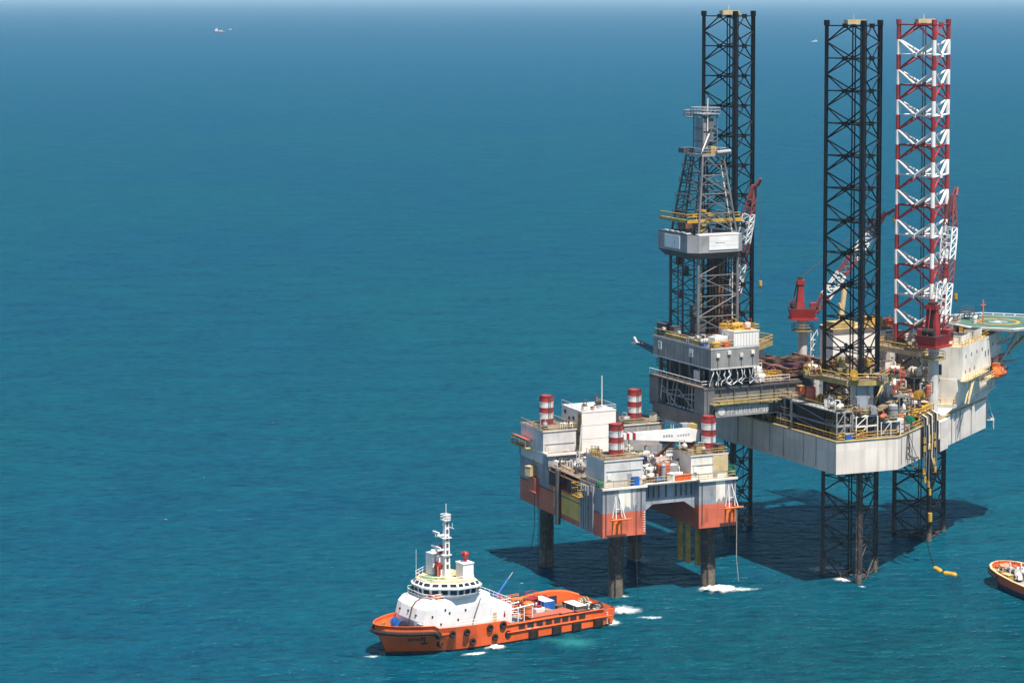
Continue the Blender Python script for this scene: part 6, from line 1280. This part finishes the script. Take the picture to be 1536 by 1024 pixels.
cargo('yellow_skid', g_pump, RIG, (-19.6, -2.6, 34.78), .3, ['yellow', 'dgrey'], 'yellow pump skid on the cantilever behind the yellow basket', 'skid', None, L=4)
cargo('white_bag', g_tank, RIG, (-22.6, -8.2, 34.78), .3, ['tarp', 'lgrey'], 'white rounded tank at the corner under the drill floor', 'tank', None, r=.9, h=2.4)
# ================================================================== floats and foam on the water
def flt(p, q, lab):
    mb = MB(); mb.tube(p, q, .5, 10, 0); mb.ball(p, .5, 0, 10, 6); mb.ball(q, .5, 0, 10, 6); o = mb.build('marker_float', M['yellow'], None); tag(o, lab, 'float', 'yellow floats on a line by the red and white leg')
flt((78.0, 436.4, .15), (78.5, 434.6, .15), 'yellow float nearer the red and white leg'); flt((79.2, 432.6, .15), (80.6, 431.6, .15), 'yellow float at the far end of the line, nearer the tug')
rope('float_line', [(80.6, 458.6, 1.5), (79, 447, .25), (78.1, 436.6, .2), (79.0, 433, .12), (81.8, 430.8, .06)], .055, 'dark', 'thin dark line from the red and white leg to two yellow floats', 'line')
def foam_mat(name, rgb, dens, sc):
    m, nt = nodes(name); k = NT(nt); v = k.n('ShaderNodeTexCoord').outputs['Object']; g = k.n('ShaderNodeTexCoord').outputs['Generated']
    sx = k.n('ShaderNodeSeparateXYZ'); k.link(g, sx.inputs[0])
    dx = k.math('SUBTRACT', sx.outputs[0], .5); dy = k.math('SUBTRACT', sx.outputs[1], .5)
    r = k.math('SQRT', k.math('ADD', k.math('MULTIPLY', dx, dx), k.math('MULTIPLY', dy, dy)))
    n = k.noise(v, sc*.9, 8, .7); n2 = k.noise(v, sc*.28, 4, .6)
    fall = k.math('SUBTRACT', 1., k.math('MULTIPLY', r, 2.0), True)
    a = k.math('MULTIPLY', k.math('SUBTRACT', k.math('ADD', k.math('ADD', n, k.math('MULTIPLY', n2, .8)), k.math('MULTIPLY', fall, .75)), 1.22 - dens), 2.6, True)
    a = k.math('MULTIPLY', k.math('MULTIPLY', a, k.math('MULTIPLY', fall, 1.9, True)), .78)
    b = k.n('ShaderNodeBsdfDiffuse'); b.inputs[0].default_value = (*rgb, 1); t = k.n('ShaderNodeBsdfTransparent'); mx = k.n('ShaderNodeMixShader')
    k.link(a, mx.inputs[0]); k.link(t.outputs[0], mx.inputs[1]); k.link(b.outputs[0], mx.inputs[2]); o = k.n('ShaderNodeOutputMaterial'); k.link(mx.outputs[0], o.inputs[0]); return m
FW = foam_mat('white foam', (.82, .86, .87), .20, 1.3); FT = foam_mat('thin foam', (.55, .68, .72), -.07, 1.0); FM = foam_mat('broken foam', (.66, .76, .80), .09, 1.1); FG = foam_mat('turquoise churned water', (.02, .16, .18), .0, .22)
def foam(x, y, lx, ly, rz, mat, lab, h=.25, z=.05):
    n = 16; vs = []; fs = []; rr = random.Random(int(x*10) + int(y))
    for j in range(n + 1):
        for i in range(n + 1):
            a, b = i/n*2 - 1, j/n*2 - 1; d = max(0, 1 - (a*a + b*b)); vs.append((a*lx/2, b*ly/2, z + d*h*(.4 + rr.random()*.6)))
    for j in range(n):
        for i in range(n): k = j*(n+1) + i; fs.append((k, k+1, k+n+2, k+n+1))
    mb = MB(); mb.add(vs, fs, 0, True); o = mb.build('sea_foam', mat, None, (x, y, 0), rz); o['kind'] = 'stuff'; o['label'] = lab; return o
foam(36.6, 420.6, 9.5, 6.5, .2, FW, 'bright white foam where water pours in beside the right round leg', 1.0)
foam(58.2, 435.4, 12, 10, .3, FM, 'pale foam under the near black leg', .4); foam(60.2, 428.6, 5, 5, .4, FW, 'white foam at the foot of the near black leg', .2)
foam(24.0, 444., 6, 9, .1, FM, 'thin foam in the shade between the round legs', .1)
foam(-2.8, 382.7, 5., 2.4, .5, FW, 'white bow wave along the orange hull', .7); foam(-6.0, 379.6, 7, 2.6, .5, FM, 'thin foam along the hull of the supply vessel', .1)
foam(16.4, 399.2, 6, 7, 0, FM, 'curl of foam behind the stern of the supply vessel', .1); foam(19.0, 407, 10, 9, .3, FM, 'thin wash by the stern', .1)
foam(9.6, 387.6, 17, 16, .3, FG, 'turquoise wash from the propellers beside the hull', .02, .03)
foam(40.5, 421.6, 14, 6, .15, FT, 'thin foam drifting right of the bright patch', .1); foam(12, 396.6, 12, 3.2, .58, FT, 'thin wash along the stern quarter', .1); foam(23.5, 402, 10, 4, .2, FT, 'thin wake trailing behind the stern', .1); foam(-22.5, 378, 5, 3, .5, FT, 'small ripple of foam at the bow', .08)
foam(84.2, 468.6, 3, 3, 0, FT, 'small foam at the red and white leg', .1); foam(62.5, 423.4, 3, 2.4, 0, FT, 'small foam at the front chord of the near leg', .1); foam(19.6, 416.6, 4, 3.2, 0, FT, 'small foam at the front round leg', .1)
# ================================================================== far boats
def far_ship(p, L, hd, mats, lab, cat, name):
    t = empty(name, p, hd); tag(t, lab, cat)
    boat_hull([(-L/2, L*.08, L*.07, -L/2, L*.09, L*.06), (-L*.2, L*.1, L*.09, -L*.2, L*.08, L*.06), (L*.2, L*.1, L*.09, L*.2, L*.09, L*.06), (L*.38, L*.06, L*.04, L*.36, L*.12, L*.09), (L*.5, .2, .1, L*.45, L*.14, L*.1)], t, [M[mats[0]], M['dark'], M['deck']])
    mb = MB(); mb.box(L*.12, L*.34, -L*.08, L*.08, L*.07, L*.2); mb.box(L*.17, L*.3, -L*.06, L*.06, L*.2, L*.28); mb.build('bridge_house', M[mats[1]], t)
    mb = MB(); mb.tube((L*.2, 0, L*.28), (L*.2, 0, L*.44), L*.008, 5); mb.build('mast', M['white'], t)
    mb = MB(); mb.box(-L*.22, -L*.02, -L*.07, L*.07, L*.06, L*.17); mb.box(-L*.4, -L*.3, -L*.05, L*.05, L*.06, L*.1); mb.build('deck_house', M[mats[1]], t)
p = at(329, 49); far_ship(p, 36, pi - .25, ('salmon', 'white'), 'tiny white and red ship far off in the haze at upper left', 'ship', 'distant_ship')
p = at(345, 45); far_ship(p, 12, .6, ('white', 'white'), 'tiny pale boat just right of the far off ship', 'boat', 'distant_boat')
p = at(1221.5, 63); far_ship(p, 15, .2, ('white', 'white'), 'tiny white boat far off left of the near black leg top', 'boat', 'distant_boat')
